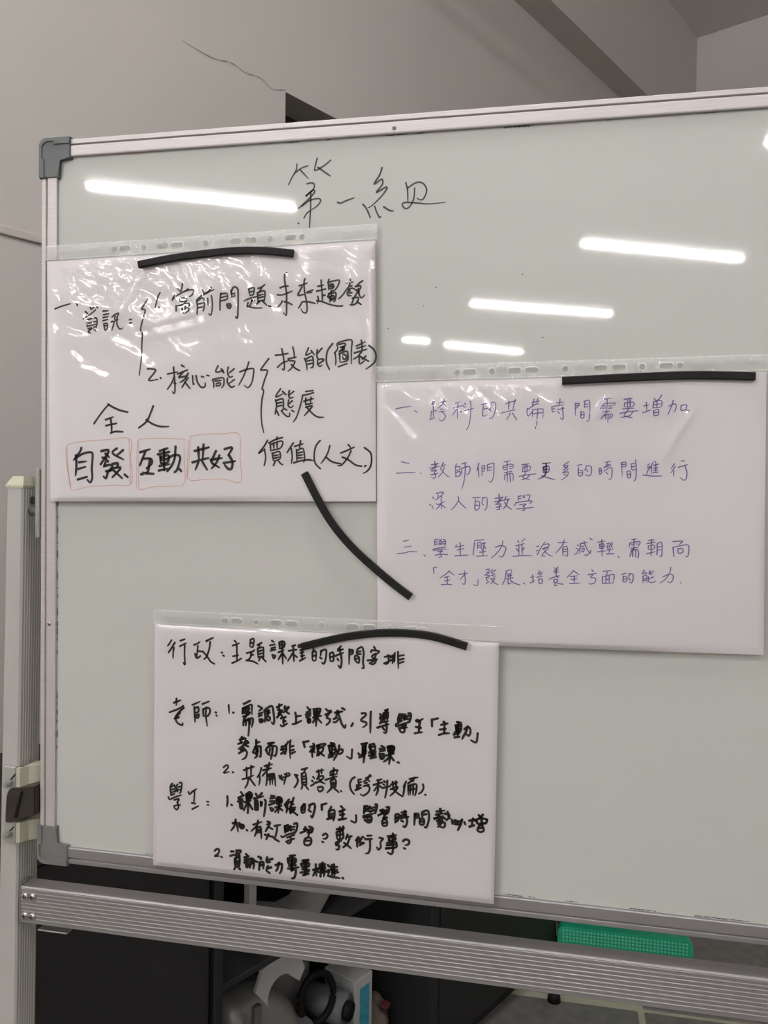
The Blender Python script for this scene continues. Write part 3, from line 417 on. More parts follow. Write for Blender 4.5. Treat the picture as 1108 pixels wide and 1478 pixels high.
'c2b': (2.04, '736 1927 748 1921 760 1914;733 1943 732 1961;733 1943 748 1935 765 1928 766 1943 767 1963;739 1943 746 1940 741 1954 750 1951;750 1938 753 1946 749 1960;736 1952 732 1959 748 1958;755 1938 758 1944;755 1953 760 1957 748 1964;734 1972 753 1964;746 1967 737 1983 735 2003;737 1989 751 1982 769 1975 770 1989 766 2006;746 1982 744 2002;753 1977 757 1997 754 2037;760 1979 760 1996;790 1931 798 1935 803 1938 792 1948;791 1958 804 1953;791 1967 802 1962;794 1977 797 1988 806 1984 805 1976 794 1977;795 1982 805 1982;811 1946 815 1964 814 1984;812 1945 823 1935 839 1928 844 1947 848 1975 845 1990 838 1984;820 1948 830 1943;821 1956 831 1951;824 1944 825 1963;820 1966 822 1978 831 1976 831 1967 824 1964;865 1920 864 1934 869 1945 860 1965;856 1931 875 1920;860 1939 871 1940 877 1942 865 1954;858 1966 869 1954 877 1962;867 1943 862 1954;886 1925 884 1934 900 1926 891 1939 879 1948;886 1939 895 1947 901 1950;872 1968 889 1962;882 1966 881 1979 882 1987;880 1978 889 1976;871 1992 878 1995 895 1984;923 1945 926 1962 925 1980;927 1957 943 1954;914 1985 927 1981 945 1971;966 1923 972 1931 977 1929;963 1941 977 1935;960 1949 978 1943;962 1957 977 1951;967 1963 969 1976 977 1973 975 1961 967 1963;972 1963 972 1974;988 1928 990 1947;988 1929 1008 1925 1012 1929 1005 1946 990 1949;992 1937 1010 1933;992 1942 1008 1939;1000 1927 999 1953 997 1986;987 1957 1015 1949;996 1957 986 1974;1000 1956 1016 1973;1032 1925 1039 1931 1049 1929;1030 1944 1039 1939 1050 1933;1042 1939 1035 1954 1046 1958 1044 1969 1034 1979;1036 1954 1034 1955;1064 1935 1077 1931 1090 1929;1059 1957 1071 1951;1071 1938 1067 1950 1064 1955;1059 1968 1068 1966 1077 1955;1072 1928 1079 1947 1088 1972 1098 1984 1101 1973;1088 1918 1097 1922;1121 1976 1125 1970 1126 1966;1156 1931 1170 1930 1169 1938 1158 1948 1155 1956 1171 1960 1173 1968 1161 1978;1188 1923 1187 1946 1187 1994;1220 1929 1225 1934;1236 1915 1245 1913;1245 1911 1237 1922;1231 1925 1247 1921;1220 1939 1228 1937;1220 1944 1228 1945 1222 1953;1231 1930 1233 1947;1231 1930 1246 1927 1244 1945;1233 1936 1244 1934;1233 1943 1244 1940;1219 1960 1227 1956 1248 1950;1211 1975 1227 1969 1249 1961;1241 1955 1243 1974 1240 1990 1232 1989;1230 1975 1235 1981;1286 1924 1281 1940 1283 1958;1289 1925 1297 1923;1284 1934 1294 1931;1283 1942 1294 1938;1285 1950 1294 1946;1299 1928 1305 1932;1305 1924 1299 1934;1299 1937 1307 1940;1307 1934 1301 1942;1316 1920 1324 1921 1321 1944 1315 1949;1308 1930 1318 1928;1308 1938 1316 1938;1277 1957 1274 1960 1277 1966 1301 1955 1320 1949;1293 1963 1309 1956 1301 1968 1296 1971;1285 1972 1301 1968 1312 1967;1303 1966 1303 1982 1292 1984 1285 1973;1347 1939 1342 1942 1348 1945 1365 1934;1355 1941 1353 1962 1352 1980;1342 1963 1359 1965;1338 1985 1352 1981 1364 1979;1395 1935 1396 1957;1396 1935 1415 1929;1434 1939 1439 1943;1426 1950 1437 1946 1447 1944;1437 1946 1437 1967 1436 1979;1422 1966 1442 1962;1419 1984 1436 1978 1453 1976;1478 1937 1492 1938;1473 1948 1494 1945;1475 1953 1477 1967;1475 1953 1491 1949 1491 1964 1477 1969;1476 1961 1491 1958;1472 1972 1489 1969;1468 1979 1486 1974;1471 1988 1487 1985;1483 1937 1482 1985;1503 1959 1514 1950 1522 1956 1523 1970 1517 1980 1510 1974;1514 1949 1509 1965 1503 1978 1496 1992;1547 1969 1546 1984 1542 2000 1526 1994'),
'c3': (2.06, '731 2043 728 2051 740 2046;722 2054 745 2048;731 2062 717 2069;726 2058 729 2066;745 2056 738 2068 756 2061;749 2056 755 2062;740 2068 726 2082 718 2087;740 2070 754 2075;738 2081 727 2091;743 2087 727 2097 720 2102;745 2089 750 2098 745 2114 732 2123;783 2050 783 2073;784 2060 795 2056;779 2075 798 2071 800 2080 800 2105 796 2107;779 2078 772 2094 777 2095;781 2078 789 2081 783 2093;784 2084 790 2088 782 2100;787 2081 787 2104 778 2114;826 2059 848 2054;841 2056 825 2072 818 2082 821 2085;821 2083 825 2094 832 2098;827 2072 834 2067 856 2067 858 2082 854 2099 848 2099;834 2076 832 2091;843 2070 842 2090 837 2112;875 2067 892 2061;890 2058 892 2073 888 2091;873 2077 888 2072;874 2091 890 2082;876 2066 883 2085;907 2042 905 2061 907 2104;909 2063 918 2060;911 2076 919 2073;911 2087 924 2080;899 2047 892 2060;953 2044 958 2061;953 2045 972 2039;988 2047 992 2050;978 2059 993 2053;992 2057 977 2076;984 2067 986 2093;985 2072 994 2076;993 2063 990 2070;1002 2053 1005 2075 1001 2088;1002 2053 1020 2046 1032 2045 1023 2054;1010 2050 1010 2062;1005 2062 1023 2056 1020 2071 1007 2086;1007 2072 1027 2086;1050 2040 1062 2041;1042 2050 1064 2045;1044 2056 1048 2075;1044 2054 1064 2051 1066 2070 1048 2075;1046 2065 1066 2060;1044 2082 1064 2077;1043 2090 1059 2085;1055 2040 1054 2087;1069 2067 1090 2058 1091 2068 1082 2075 1076 2073;1080 2046 1076 2069 1061 2098;1125 2056 1124 2072 1122 2088 1106 2081;1157 2035 1177 2030;1162 2034 1160 2072;1161 2044 1172 2040;1161 2053 1172 2050;1161 2062 1173 2058;1147 2068 1153 2073 1174 2065;1150 2081 1165 2075;1172 2034 1169 2062 1165 2097;1185 2036 1200 2030;1184 2044 1205 2039;1185 2037 1187 2051;1200 2031 1204 2050 1187 2056;1190 2042 1190 2054;1184 2062 1206 2057;1194 2057 1195 2073;1196 2066 1206 2064;1184 2072 1204 2069;1189 2081 1208 2075;1226 2036 1235 2040;1220 2047 1238 2043;1222 2054 1238 2050;1220 2062 1224 2080 1235 2076 1235 2063 1222 2064;1229 2067 1229 2078;1247 2037 1249 2052;1247 2037 1263 2033 1270 2039 1265 2054 1251 2055;1251 2045 1268 2042;1259 2036 1258 2064;1251 2038 1253 2060;1251 2038 1265 2034 1267 2042 1262 2059 1253 2061;1254 2049 1265 2047;1243 2067 1269 2058;1256 2059 1255 2079 1253 2096;1253 2072 1243 2083 1234 2089;1258 2069 1269 2082;1282 2087 1287 2088'),
'c4': (1.78, '664 2156 673 2148 680 2148 679 2158 664 2176 684 2170;698 2170 701 2171;739 2160 757 2151 776 2144;749 2150 750 2182;766 2142 765 2177;734 2192 754 2185 774 2175;756 2187 752 2208 743 2223;761 2186 773 2201 782 2211;803 2146 798 2165 789 2180;796 2171 798 2187 795 2208;814 2139 823 2135 843 2130;832 2126 827 2149;822 2139 825 2151;809 2154 824 2149 838 2144;827 2151 813 2166 807 2175;824 2163 824 2188 821 2206;824 2169 846 2163 851 2168 855 2205;829 2175 849 2170;829 2184 851 2178;835 2169 835 2203;843 2167 844 2200;868 2168 871 2177;876 2166 876 2180 885 2181;895 2157 890 2179 885 2197;878 2174 896 2168 906 2163;888 2161 894 2162;902 2156 906 2161;924 2160 935 2161 928 2166 935 2175 932 2191 923 2204;948 2140 969 2132;964 2134 957 2147;948 2154 950 2191;948 2156 962 2150 966 2189 961 2190;951 2164 962 2162;952 2173 962 2171;950 2184 964 2181;954 2190 948 2207;959 2190 973 2207;1001 2143 1028 2134;1008 2137 1010 2151;1019 2133 1019 2146;989 2161 993 2166;986 2175 989 2178;982 2193 991 2187 1000 2178;1010 2154 1003 2169;1009 2160 1023 2155 1025 2163 1007 2177;1009 2166 1018 2171;1000 2181 1014 2176 1032 2182;1007 2196 1022 2193 1024 2203 1013 2210 1006 2202;1061 2125 1065 2132;1050 2144 1054 2136 1075 2131 1071 2140;1058 2143 1058 2153;1050 2151 1075 2144;1033 2168 1054 2160 1073 2153;1061 2132 1060 2167;1051 2170 1054 2192;1051 2170 1068 2163 1070 2188;1055 2177 1068 2174;1055 2184 1068 2181;1053 2192 1070 2188;1055 2195 1040 2211;1064 2194 1081 2207;1088 2201 1090 2203;1135 2150 1124 2160 1119 2178 1124 2196 1134 2208;1148 2158 1148 2167 1159 2164;1148 2158 1157 2155;1150 2170 1149 2190;1143 2176 1143 2193;1139 2194 1159 2184;1152 2177 1157 2175;1174 2150 1192 2141;1188 2138 1179 2153 1165 2163;1179 2153 1187 2160;1170 2168 1179 2165;1167 2178 1185 2171;1178 2175 1187 2180 1184 2196 1167 2210 1156 2206;1213 2154 1228 2149;1201 2171 1217 2164 1232 2159;1217 2153 1217 2184 1210 2205;1215 2173 1203 2191;1223 2173 1228 2176;1237 2155 1241 2158;1234 2165 1239 2168;1232 2179 1250 2172 1259 2170;1248 2152 1247 2178 1241 2211;1261 2164 1283 2155;1266 2154 1269 2176;1277 2152 1278 2172;1260 2180 1285 2169;1283 2173 1273 2188 1258 2203;1269 2180 1283 2191 1300 2201;1312 2149 1303 2169;1308 2160 1305 2180 1302 2200;1323 2140 1335 2136 1351 2132;1341 2134 1326 2149 1317 2157;1330 2147 1337 2145;1319 2164 1320 2195;1319 2164 1345 2155 1347 2176 1342 2195;1327 2164 1326 2193;1336 2161 1336 2192;1321 2177 1343 2171;1369 2154 1371 2167 1364 2180 1355 2187;1377 2188 1379 2189'),
'c5a': (1.66, '472 2230 464 2243 467 2275;465 2245 480 2234;467 2253 478 2249;467 2263 478 2258;468 2271 480 2267;480 2238 490 2246;492 2231 482 2245;480 2250 492 2257;490 2248 482 2259;499 2225 508 2226 505 2254 499 2263;494 2240 503 2238;494 2251 503 2248;457 2280 463 2288 480 2279 507 2268;480 2288 498 2283 490 2297;479 2310 490 2306 504 2304;492 2295 496 2312 490 2322 481 2317 479 2310;533 2255 538 2262 552 2249 565 2241;556 2247 556 2267 554 2291;546 2293 560 2294;548 2315 560 2308 572 2301;603 2283 610 2283;605 2294 610 2294'),
'c5': (2.11, '679 2257 680 2274 678 2294;694 2285 697 2287;729 2238 738 2247;720 2259 739 2248;721 2264 735 2261;718 2272 737 2267;726 2276 728 2294 735 2293 733 2275 726 2277;748 2243 750 2263;750 2243 760 2235 769 2240 767 2254 751 2265;751 2249 767 2243;751 2255 767 2251;758 2238 757 2269 755 2309;742 2272 765 2264;753 2273 740 2301;758 2273 772 2294;784 2239 790 2247;806 2234 797 2246;777 2256 811 2245;781 2264 781 2295;783 2263 790 2263 792 2292 784 2295;786 2270 787 2288;802 2265 803 2280;806 2266 805 2277;817 2257 820 2263 818 2292 814 2315;840 2241 852 2241;837 2250 851 2247;836 2261 852 2258;833 2273 852 2265;837 2283 841 2293 849 2289 843 2282;859 2248 859 2264;861 2246 872 2243 879 2251 876 2262 861 2268;862 2253 876 2251;862 2259 876 2257;870 2245 868 2276 866 2299;855 2280 878 2271;866 2281 855 2296;870 2280 881 2288;904 2248 889 2267;906 2257 890 2270;898 2264 899 2277 895 2295;894 2276 902 2281;921 2240 915 2261 923 2262;910 2256 919 2253;915 2261 910 2276 927 2273;910 2275 908 2284 927 2280;922 2283 910 2295;914 2285 935 2299;908 2290 923 2283;956 2265 949 2271 951 2289 960 2287;951 2271 961 2257 961 2286;952 2280 960 2277;980 2259 977 2272;977 2261 994 2254 997 2268 992 2291 987 2303 983 2295;975 2278 983 2283;1021 2255 1022 2273;1022 2255 1038 2249;1055 2259 1046 2276;1046 2276 1046 2302;1046 2276 1065 2269 1067 2287 1063 2306;1049 2285 1063 2281;1049 2293 1063 2290;1041 2303 1065 2296;1089 2254 1095 2259;1084 2273 1095 2268 1102 2264;1094 2268 1095 2285 1093 2298;1086 2284 1101 2280;1082 2301 1095 2298 1108 2294;1142 2280 1141 2304 1125 2301;1171 2246 1169 2270;1171 2248 1180 2244;1171 2255 1182 2253;1171 2263 1182 2260;1184 2247 1190 2252;1189 2246 1184 2256;1184 2260 1192 2263;1209 2237 1214 2238 1209 2263 1204 2267;1193 2251 1207 2246;1193 2261 1205 2256;1168 2280 1186 2274 1200 2269;1168 2285 1190 2281;1181 2284 1195 2279 1194 2297 1181 2300 1175 2295;1172 2294 1195 2290;1225 2256 1237 2251 1227 2268;1219 2273 1230 2266 1241 2260;1228 2257 1236 2266;1247 2243 1256 2242 1252 2260 1243 2269;1241 2256 1252 2251;1243 2261 1252 2259;1241 2269 1238 2280;1236 2282 1249 2277;1233 2290 1235 2306 1249 2303 1247 2285 1236 2287;1236 2297 1247 2294;1278 2265 1277 2293;1278 2265 1289 2262 1287 2281 1278 2292;1280 2276 1287 2273;1298 2256 1314 2251;1309 2250 1307 2264;1294 2267 1314 2260;1293 2275 1322 2268;1314 2267 1318 2285 1311 2303 1304 2301;1298 2283 1304 2286;1343 2255 1342 2293;1343 2257 1354 2254 1356 2265 1345 2270;1345 2262 1354 2260;1367 2249 1368 2262;1369 2247 1382 2241 1389 2245 1391 2267 1384 2296 1377 2297;1369 2256 1382 2253;1361 2270 1361 2288 1373 2288 1373 2270 1361 2272;1363 2280 1372 2279;1428 2231 1430 2243;1416 2241 1444 2235;1414 2252 1435 2245;1413 2265 1428 2256 1422 2275;1421 2253 1436 2263;1409 2265 1418 2263;1418 2273 1436 2268;1443 2246 1457 2246 1457 2257 1450 2267;1453 2238 1457 2257 1464 2260;1436 2255 1450 2267;1422 2282 1440 2275 1445 2280 1442 2291 1431 2292;1432 2274 1429 2285 1422 2292;1468 2265 1470 2277;1478 2264 1477 2277 1489 2277 1500 2274;1482 2271 1500 2264;1501 2260 1496 2278 1488 2296;1509 2268 1512 2275;1482 2265 1489 2268;1525 2261 1544 2256;1537 2253 1533 2278;1526 2281 1541 2275;1556 2240 1562 2249;1569 2237 1558 2251;1544 2259 1562 2249 1583 2252;1583 2252 1580 2263 1566 2268;1548 2257 1555 2269 1580 2263;1565 2246 1566 2268;1559 2274 1552 2290 1563 2295 1573 2288 1566 2271 1559 2276;1555 2283 1569 2281'),
'c6': (2.01, '700 2351 713 2345 717 2357 720 2379;711 2336 707 2358 694 2377;725 2347 727 2360 734 2366 742 2359 738 2352 726 2352;731 2356 738 2359;751 2369 755 2371;793 2332 789 2350 768 2372;776 2348 807 2335;789 2352 787 2372 782 2387;788 2359 802 2353 805 2374 806 2394;789 2368 803 2362;789 2375 803 2371;827 2332 838 2335 824 2343;835 2341 821 2367;830 2350 846 2357;832 2376 824 2394;819 2379 842 2383;853 2345 874 2339;862 2345 862 2360 856 2386;847 2383 856 2391 872 2398;891 2342 892 2364;892 2342 902 2336;892 2351 901 2348;893 2359 902 2356;890 2342 892 2364;891 2343 901 2339;892 2353 901 2350;894 2360 903 2357;903 2340 911 2347;911 2340 905 2350;905 2351 913 2356;924 2331 935 2328 932 2353 923 2361;915 2343 926 2340;915 2352 924 2350;878 2378 884 2381 905 2368 928 2362;900 2381 917 2372 925 2370;896 2396 913 2387 925 2382;911 2376 913 2394 904 2401 896 2396;959 2346 970 2343 961 2355;947 2360 959 2354 968 2349;964 2338 966 2345;978 2335 991 2339 986 2355;974 2348 985 2343;972 2356 989 2351;980 2353 974 2371;967 2376 961 2386 963 2399 979 2399 986 2387 982 2373 967 2376;965 2385 984 2383;1027 2360 1036 2353 1043 2360 1038 2370 1028 2372;1025 2383 1029 2384;1075 2334 1103 2328;1098 2323 1096 2338;1086 2326 1087 2341;1075 2346 1078 2371;1075 2344 1094 2338 1098 2362 1079 2369;1079 2354 1096 2350;1087 2341 1087 2370;1072 2382 1087 2373 1091 2373;1083 2379 1072 2389 1085 2390 1082 2403 1074 2404;1113 2349 1108 2364;1111 2357 1128 2353;1121 2359 1113 2381 1099 2394;1102 2379 1117 2388 1127 2396;1147 2359 1152 2354;1143 2366 1152 2362;1147 2368 1148 2387;1158 2359 1163 2357 1154 2373 1169 2369;1156 2381 1171 2372;1165 2351 1171 2354;1182 2346 1197 2344;1175 2359 1199 2355;1191 2358 1192 2384 1188 2403 1177 2408;1224 2349 1237 2351 1228 2363 1229 2380 1221 2390 1216 2382;1270 2330 1271 2383 1266 2400 1253 2396;1252 2341 1281 2334;1257 2345 1256 2355;1257 2345 1277 2342 1276 2351 1257 2355;1250 2364 1281 2358;1281 2358 1282 2375 1247 2382;1249 2372 1283 2366;1247 2384 1280 2375;1305 2352 1312 2346 1325 2348 1323 2361 1312 2365;1309 2376 1313 2377'),
'c7a': (1.88, '634 2455 643 2447 651 2451 646 2465 634 2474 651 2472;659 2474 662 2475'),
'c7': (2.26, '695 2451 705 2450;692 2467 705 2462;714 2446 731 2444 728 2452;716 2453 712 2465 728 2463;718 2453 726 2462;710 2475 710 2503;710 2475 726 2469 726 2499;712 2484 725 2482;713 2494 725 2491;714 2503 707 2513;721 2502 729 2511;750 2454 755 2458;745 2467 760 2461;746 2476 760 2471;745 2485 761 2480;751 2489 753 2501 760 2495 758 2489 751 2489;765 2471 775 2468 780 2486 778 2503;772 2468 765 2502;766 2488 777 2482;777 2472 792 2478;796 2459 806 2462 804 2466;801 2479 799 2505;801 2479 814 2476 814 2499;804 2488 813 2486;828 2458 826 2474 840 2473;847 2461 830 2467;831 2488 826 2504 838 2512;843 2491 829 2497;859 2482 874 2476 882 2477 880 2498 874 2509;871 2472 867 2491 860 2503;910 2444 929 2440;903 2454 904 2468;903 2454 922 2450 932 2454 927 2468 906 2472;918 2444 918 2471;908 2462 927 2459;908 2479 932 2474;904 2489 918 2487 942 2480;918 2476 916 2495;918 2492 932 2490 928 2516 919 2522;956 2456 977 2451;951 2468 954 2477;951 2467 977 2460 977 2474 954 2479;963 2455 963 2476;970 2454 970 2474;956 2486 980 2485;949 2498 966 2494 980 2490;968 2480 963 2505;959 2506 978 2499;994 2484 1013 2477;1003 2464 1006 2503;1003 2485 994 2504;1008 2484 1013 2489;1017 2463 1035 2459;1017 2470 1035 2467;1015 2478 1037 2473;1026 2455 1027 2476;1022 2481 1020 2504;1022 2481 1034 2479 1032 2503;1023 2490 1032 2487;1046 2462 1051 2466;1042 2485 1051 2477 1047 2494;1047 2498 1063 2501 1089 2502;1060 2460 1056 2477;1061 2469 1061 2495;1067 2457 1070 2494;1061 2469 1079 2464;1062 2478 1079 2474;1063 2487 1082 2482;1098 2500 1101 2502'),
}
# top left corner (x, z) and tilt of the three notes
N1 = (-0.0094, 1.5619, -0.0191)
N2 = (0.2963, 1.4498, -0.0189)
N3 = (0.0994, 1.2387, -0.0003)

# ================================================================== WHITEBOARD
BW_, ZT_, ZB_ = 0.905, 1.6415, 1.0143
wb = thing('whiteboard', 'large magnetic whiteboard with aluminium frame on a stand, notes pinned on it', 'whiteboard', (0.45, 0.01, 0))
bm = bmesh.new(); box(bm, (BW_ / 2, .008, (ZT_ + ZB_) / 2), (BW_ + .006, .012, ZT_ - ZB_ + .006)); surf = link('writing_surface', bm, 'enamel', wb)
bm = bmesh.new(); box(bm, (BW_ / 2, .0160, (ZT_ + ZB_) / 2), (BW_, .003, ZT_ - ZB_)); link('backing_sheet', bm, 'zincp', wb)
# frame profile: (distance out from the writing surface, depth), outer lip, groove, broad inner face
FP = [(0, .0025), (0, -.0006), (.001, -.0010), (.0088, -.0010), (.0093, -.0006), (.0093, .0012), (.0107, .0012), (.0107, -.0002), (.0112, -.0008),
      (.0146, -.0008), (.0153, 0), (.0153, .0205), (0, .0205)]
def frame_piece(kind):
    bm = bmesh.new()
    if kind in 'TB':
        s = 1 if kind == 'T' else -1; z = ZT_ if kind == 'T' else ZB_
        prism(bm, [(d, z + s * o) for o, d in FP], 'x', .0005, BW_ - .0005)
    else:
        s = -1 if kind == 'L' else 1; x = 0 if kind == 'L' else BW_
        prism(bm, [(x + s * o, d) for o, d in FP], 'z', ZB_ - .0005, ZT_ + .0005)
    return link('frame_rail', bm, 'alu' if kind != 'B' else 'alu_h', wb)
fr = {k: frame_piece(k) for k in 'TBLR'}
# plastic corners
def corner(x, z, sx, sz, m):
    o = .0168; lx, lz, iw = .0142, .0185, .0030
    def P(u, v): return (x + sx * u, z + sz * v)
    pts = []
    for k in range(6):
        a = math.radians(90 * k / 5); rr = .0075
        pts.append(P(-o + rr - rr * math.cos(a), o - rr + rr * math.sin(a)))
    out = [P(-o, -lz)] + pts + [P(lx, o), P(lx, -iw + .0010), P(iw, -iw), P(iw - .0005, -lz)]
    bm = bmesh.new(); prism(bm, out, 'y', -.0022, .0215)
    bmesh.ops.bevel(bm, geom=[e for e in bm.edges if abs(e.verts[0].co.y - e.verts[1].co.y) < 1e-6 and e.verts[0].co.y < 0], offset=.0008, segments=2, affect='EDGES')
    c = link('corner_cap', bm, m, wb)
    # raised rim on the outside of the cap
    bm = bmesh.new()
    ring = [P(-.0165, -lz + .0003), P(-.0165, .008)] + [P(-.0165 + .0075 - .0075 * math.cos(math.radians(15 * k)), .009 + .0075 * math.sin(math.radians(15 * k))) for k in range(7)] + [P(lx - .0003, .0165)]
    inn = [P(-.0116, -lz + .0003), P(-.0116, -.0015), P(-.0137, -.0015), P(-.0137, .007)] + [P(-.0137 + .006 - .006 * math.cos(math.radians(15 * k)), .0075 + .006 * math.sin(math.radians(15 * k))) for k in range(7)] + [P(-.002, .0136), P(-.002, .0108), P(lx - .0003, .0108)]
    prism(bm, ring + inn[::-1], 'y', -.0034, -.0020)
    link('rim', bm, m, c)
corner(0, ZT_, 1, 1, 'cap_grey'); corner(0, ZB_, 1, -1, 'cap_light'); corner(BW_, ZT_, -1, 1, 'cap_grey'); corner(BW_, ZB_, -1, -1, 'cap_light')
# frame screws
def screw(x, y, z, r, parent, m='zinc', name='screw'):
    bm = bmesh.new(); vs = bmesh.ops.create_uvsphere(bm, u_segments=16, v_segments=8, radius=r)['verts']
    bmesh.ops.scale(bm, vec=(1, .55, 1), verts=vs); xf(bm, vs, Matrix.Translation((x, y, z)))
    s = link(name, bm, m, parent, True)
    bm = bmesh.new(); d = r * .62
    for w, h in ((d * 2, r * .28), (r * .28, d * 2)): box(bm, (x, y - r * .50, z), (w, r * .14, h))
    link('cross_slot', bm, 'clamp', s, kind='stuff'); return s
screw(-.0059, -.0012, 1.2199, .0021, wb); screw(.3083, -.0012, 1.6457, .0018, wb, 'zincp')
# grime and old marks at the frame's inner edge
bm = bmesh.new()
def smear(x0, x1, z, h):
    n = max(2, int((x1 - x0) / .0015))
    for k in range(n):
        x = x0 + (x1 - x0) * k / n + random.uniform(-.0004, .0004); hh = h * random.uniform(.3, 1)
        vs = [bm.verts.new((x + dx, .00185, z + dz)) for dx, dz in ((0, -hh), (.0017, -hh * .8), (.0017, 0), (0, 0))]; bm.faces.new(vs)
for x0, x1, h in ((.30, .318, .0008), (.325, .333, .0006), (.398, .422, .0012), (.478, .482, .0009), (.215, .225, .0007), (.25, .254, .0008), (.55, .56, .0006)):
    smear(x0, x1, ZT_ - .0002, h)
for x0, x1 in ((.09, .105), (.41, .425), (.43, .436), (.46, .47), (.51, .53), (.56, .60), (.115, .12)): smear(x0, x1, ZB_ + .0012, .0009)
for k in range(26):
    z = random.uniform(1.10, 1.33); hh = random.uniform(.001, .006)
    vs = [bm.verts.new((x, .00185, zz)) for x, zz in ((.0002, z), (.0011, z), (.0009, z + hh), (.0002, z + hh))]; bm.faces.new(vs)
for x, z in ((.335, 1.50), (.345, 1.515), (.432, 1.472), (.415, 1.523), (.3055, 1.482)):
    vs = [bm.verts.new((x + .0007 * math.cos(t), .00185, z + .0005 * math.sin(t))) for t in [k * math.pi / 3 for k in range(6)]]; bm.faces.new(vs)
link('grime', bm, 'clamp', surf, kind='stuff', label='dark grime marks along the frame edges')
bm = bmesh.new()
for k in range(14):
    x = .062 + k * .0014
    vs = [bm.verts.new((x + a, .00185, ZT_ - .0002 - b)) for a, b in ((0, 0), (.0015, 0), (.0015, .0009), (0, .0007))]; bm.faces.new(vs)
link('red_mark', bm, 'ink_red', surf, kind='stuff', label='short red mark under the top frame')

# ------------------------------------------------------------------ stand: posts, crossbar, latch
LEAN = .0133
def lean(z): return -(1.3443 - z) * LEAN
def post(x0, x1, mirror):
    bm = bmesh.new()
    zs = [0.045, .9, 1.3443]
    def prof(z):
        s = lean(z) * (1 if not mirror else -1)
        w_ = .006 * min(.45, 1.3443 - z); a, b = x0 + s - (0 if mirror else w_), x1 + s + (w_ if mirror else 0); r = .0018
        return [(a + r, .0), (b - r, .0), (b, r), (b, .032 - r), (b - r, .032), (a + r, .032), (a, .032 - r), (a, r)]
    rings = [[bm.verts.new((x, y, z)) for x, y in prof(z)] for z in zs]
    for p, q in zip(rings, rings[1:]):
        for k in range(8): bm.faces.new((p[k], p[(k + 1) % 8], q[(k + 1) % 8], q[k]))
    bm.faces.new(rings[0][::-1]); bm.faces.new(rings[-1])
    # extrusion ribs on the inner side face
    p = link('post', bm, 'post', wb)
    bm = bmesh.new()
    for k in range(7):
        y = .005 + k * .0037
        a = [bm.verts.new((( x1 if not mirror else x0) + lean(z) * (1 if not mirror else -1) + dx, y + dy, z)) for z in (.06, 1.343) for dx, dy in ((-.0002, -.0006), ((.0006 if not mirror else -.0006), 0), (-.0002, .0006))]
        bm.faces.new((a[0], a[1], a[4], a[3])); bm.faces.new((a[1], a[2], a[5], a[4]))
    link('rib', bm, 'post', p, kind='stuff')
    bm = bmesh.new()
    s = [(x0 - .0006, -.0006), (x1 + .0006, -.0006), (x1 + .0006, .0326), (x0 - .0006, .0326)]
    cx, cy = (x0 + x1) / 2, .016
    r0 = [bm.verts.new((x, y, 1.3440)) for x, y in s]; r1 = [bm.verts.new((x, y, 1.3462)) for x, y in s]
    r2 = [bm.verts.new((cx + (x - cx) * .62, cy + (y - cy) * .62, 1.3545)) for x, y in s]
    for p_, q in ((r0, r1), (r1, r2)):
        for k in range(4): bm.faces.new((p_[k], p_[(k + 1) % 4], q[(k + 1) % 4], q[k]))
    bm.faces.new(r2); bm.faces.new(r0[::-1])
    link('post_cap', bm, 'cream', wb, label='cream plastic cap on the post')
    # foot with castors, below the frame
    fx = (x0 + x1) / 2 + lean(.05) * (1 if not mirror else -1)
    bm = bmesh.new(); box(bm, (fx, .016, .065), (.03, .46, .025), None, .004); link('foot_bar', bm, 'post', wb)
    for y in (-.19, .22):
        bm = bmesh.new(); cyl(bm, (fx - .009, y, .024), (fx + .009, y, .024), .024, 24); link('castor', bm, 'rubber', wb, True)
        bm = bmesh.new(); box(bm, (fx - .0115, y, .040), (.002, .02, .04)); box(bm, (fx + .0115, y, .040), (.002, .02, .04)); box(bm, (fx, y, .0575), (.025, .02, .004)); link('castor_fork', bm, 'zinc', wb)
post(-.0511, -.0340, False); post(BW_ + .034, BW_ + .0511, True)
# crossbar, ribbed extrusion
bm = bmesh.new()
z0, z1 = .9385, .9735; n = 9; pr = []
pitch = (z1 - z0 - .004) / n
pr += [(.0145, z0), (-.0005, z0), (-.0015, z0 + .001)]
for k in range(n):
    a = z0 + .002 + k * pitch
    pr += [(-.0014, a), (-.0014, a + pitch * .74), (-.0019, a + pitch * .76), (-.0019, a + pitch * .84), (-.0014, a + pitch * .97)]
pr += [(-.0018, z1 - .0015), (-.0010, z1 - .0003), (-.0003, z1), (.0145, z1)]
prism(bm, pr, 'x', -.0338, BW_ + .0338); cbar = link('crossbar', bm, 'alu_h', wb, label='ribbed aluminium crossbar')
for sx in (0, 1):
    for dx in (0, .0076):
        for z in (.9645, .9460):
            x = -.0294 + dx; x = x if sx == 0 else BW_ - x
            screw(x, -.0020, z, .0037, cbar)
bm = bmesh.new(); prism(bm, [(-.0362, .9375), (-.0338, .9375), (-.0338, .9745), (-.0362, .9745)], 'y', -.0015, .0150); link('end_plate', bm, 'alu_dark', cbar)
bm = bmesh.new(); box(bm, (-.002, .004, .9335), (.030, .010, .0012), None, .0003); link('tab', bm, 'zinc', cbar, label='thin metal tab under the crossbar')
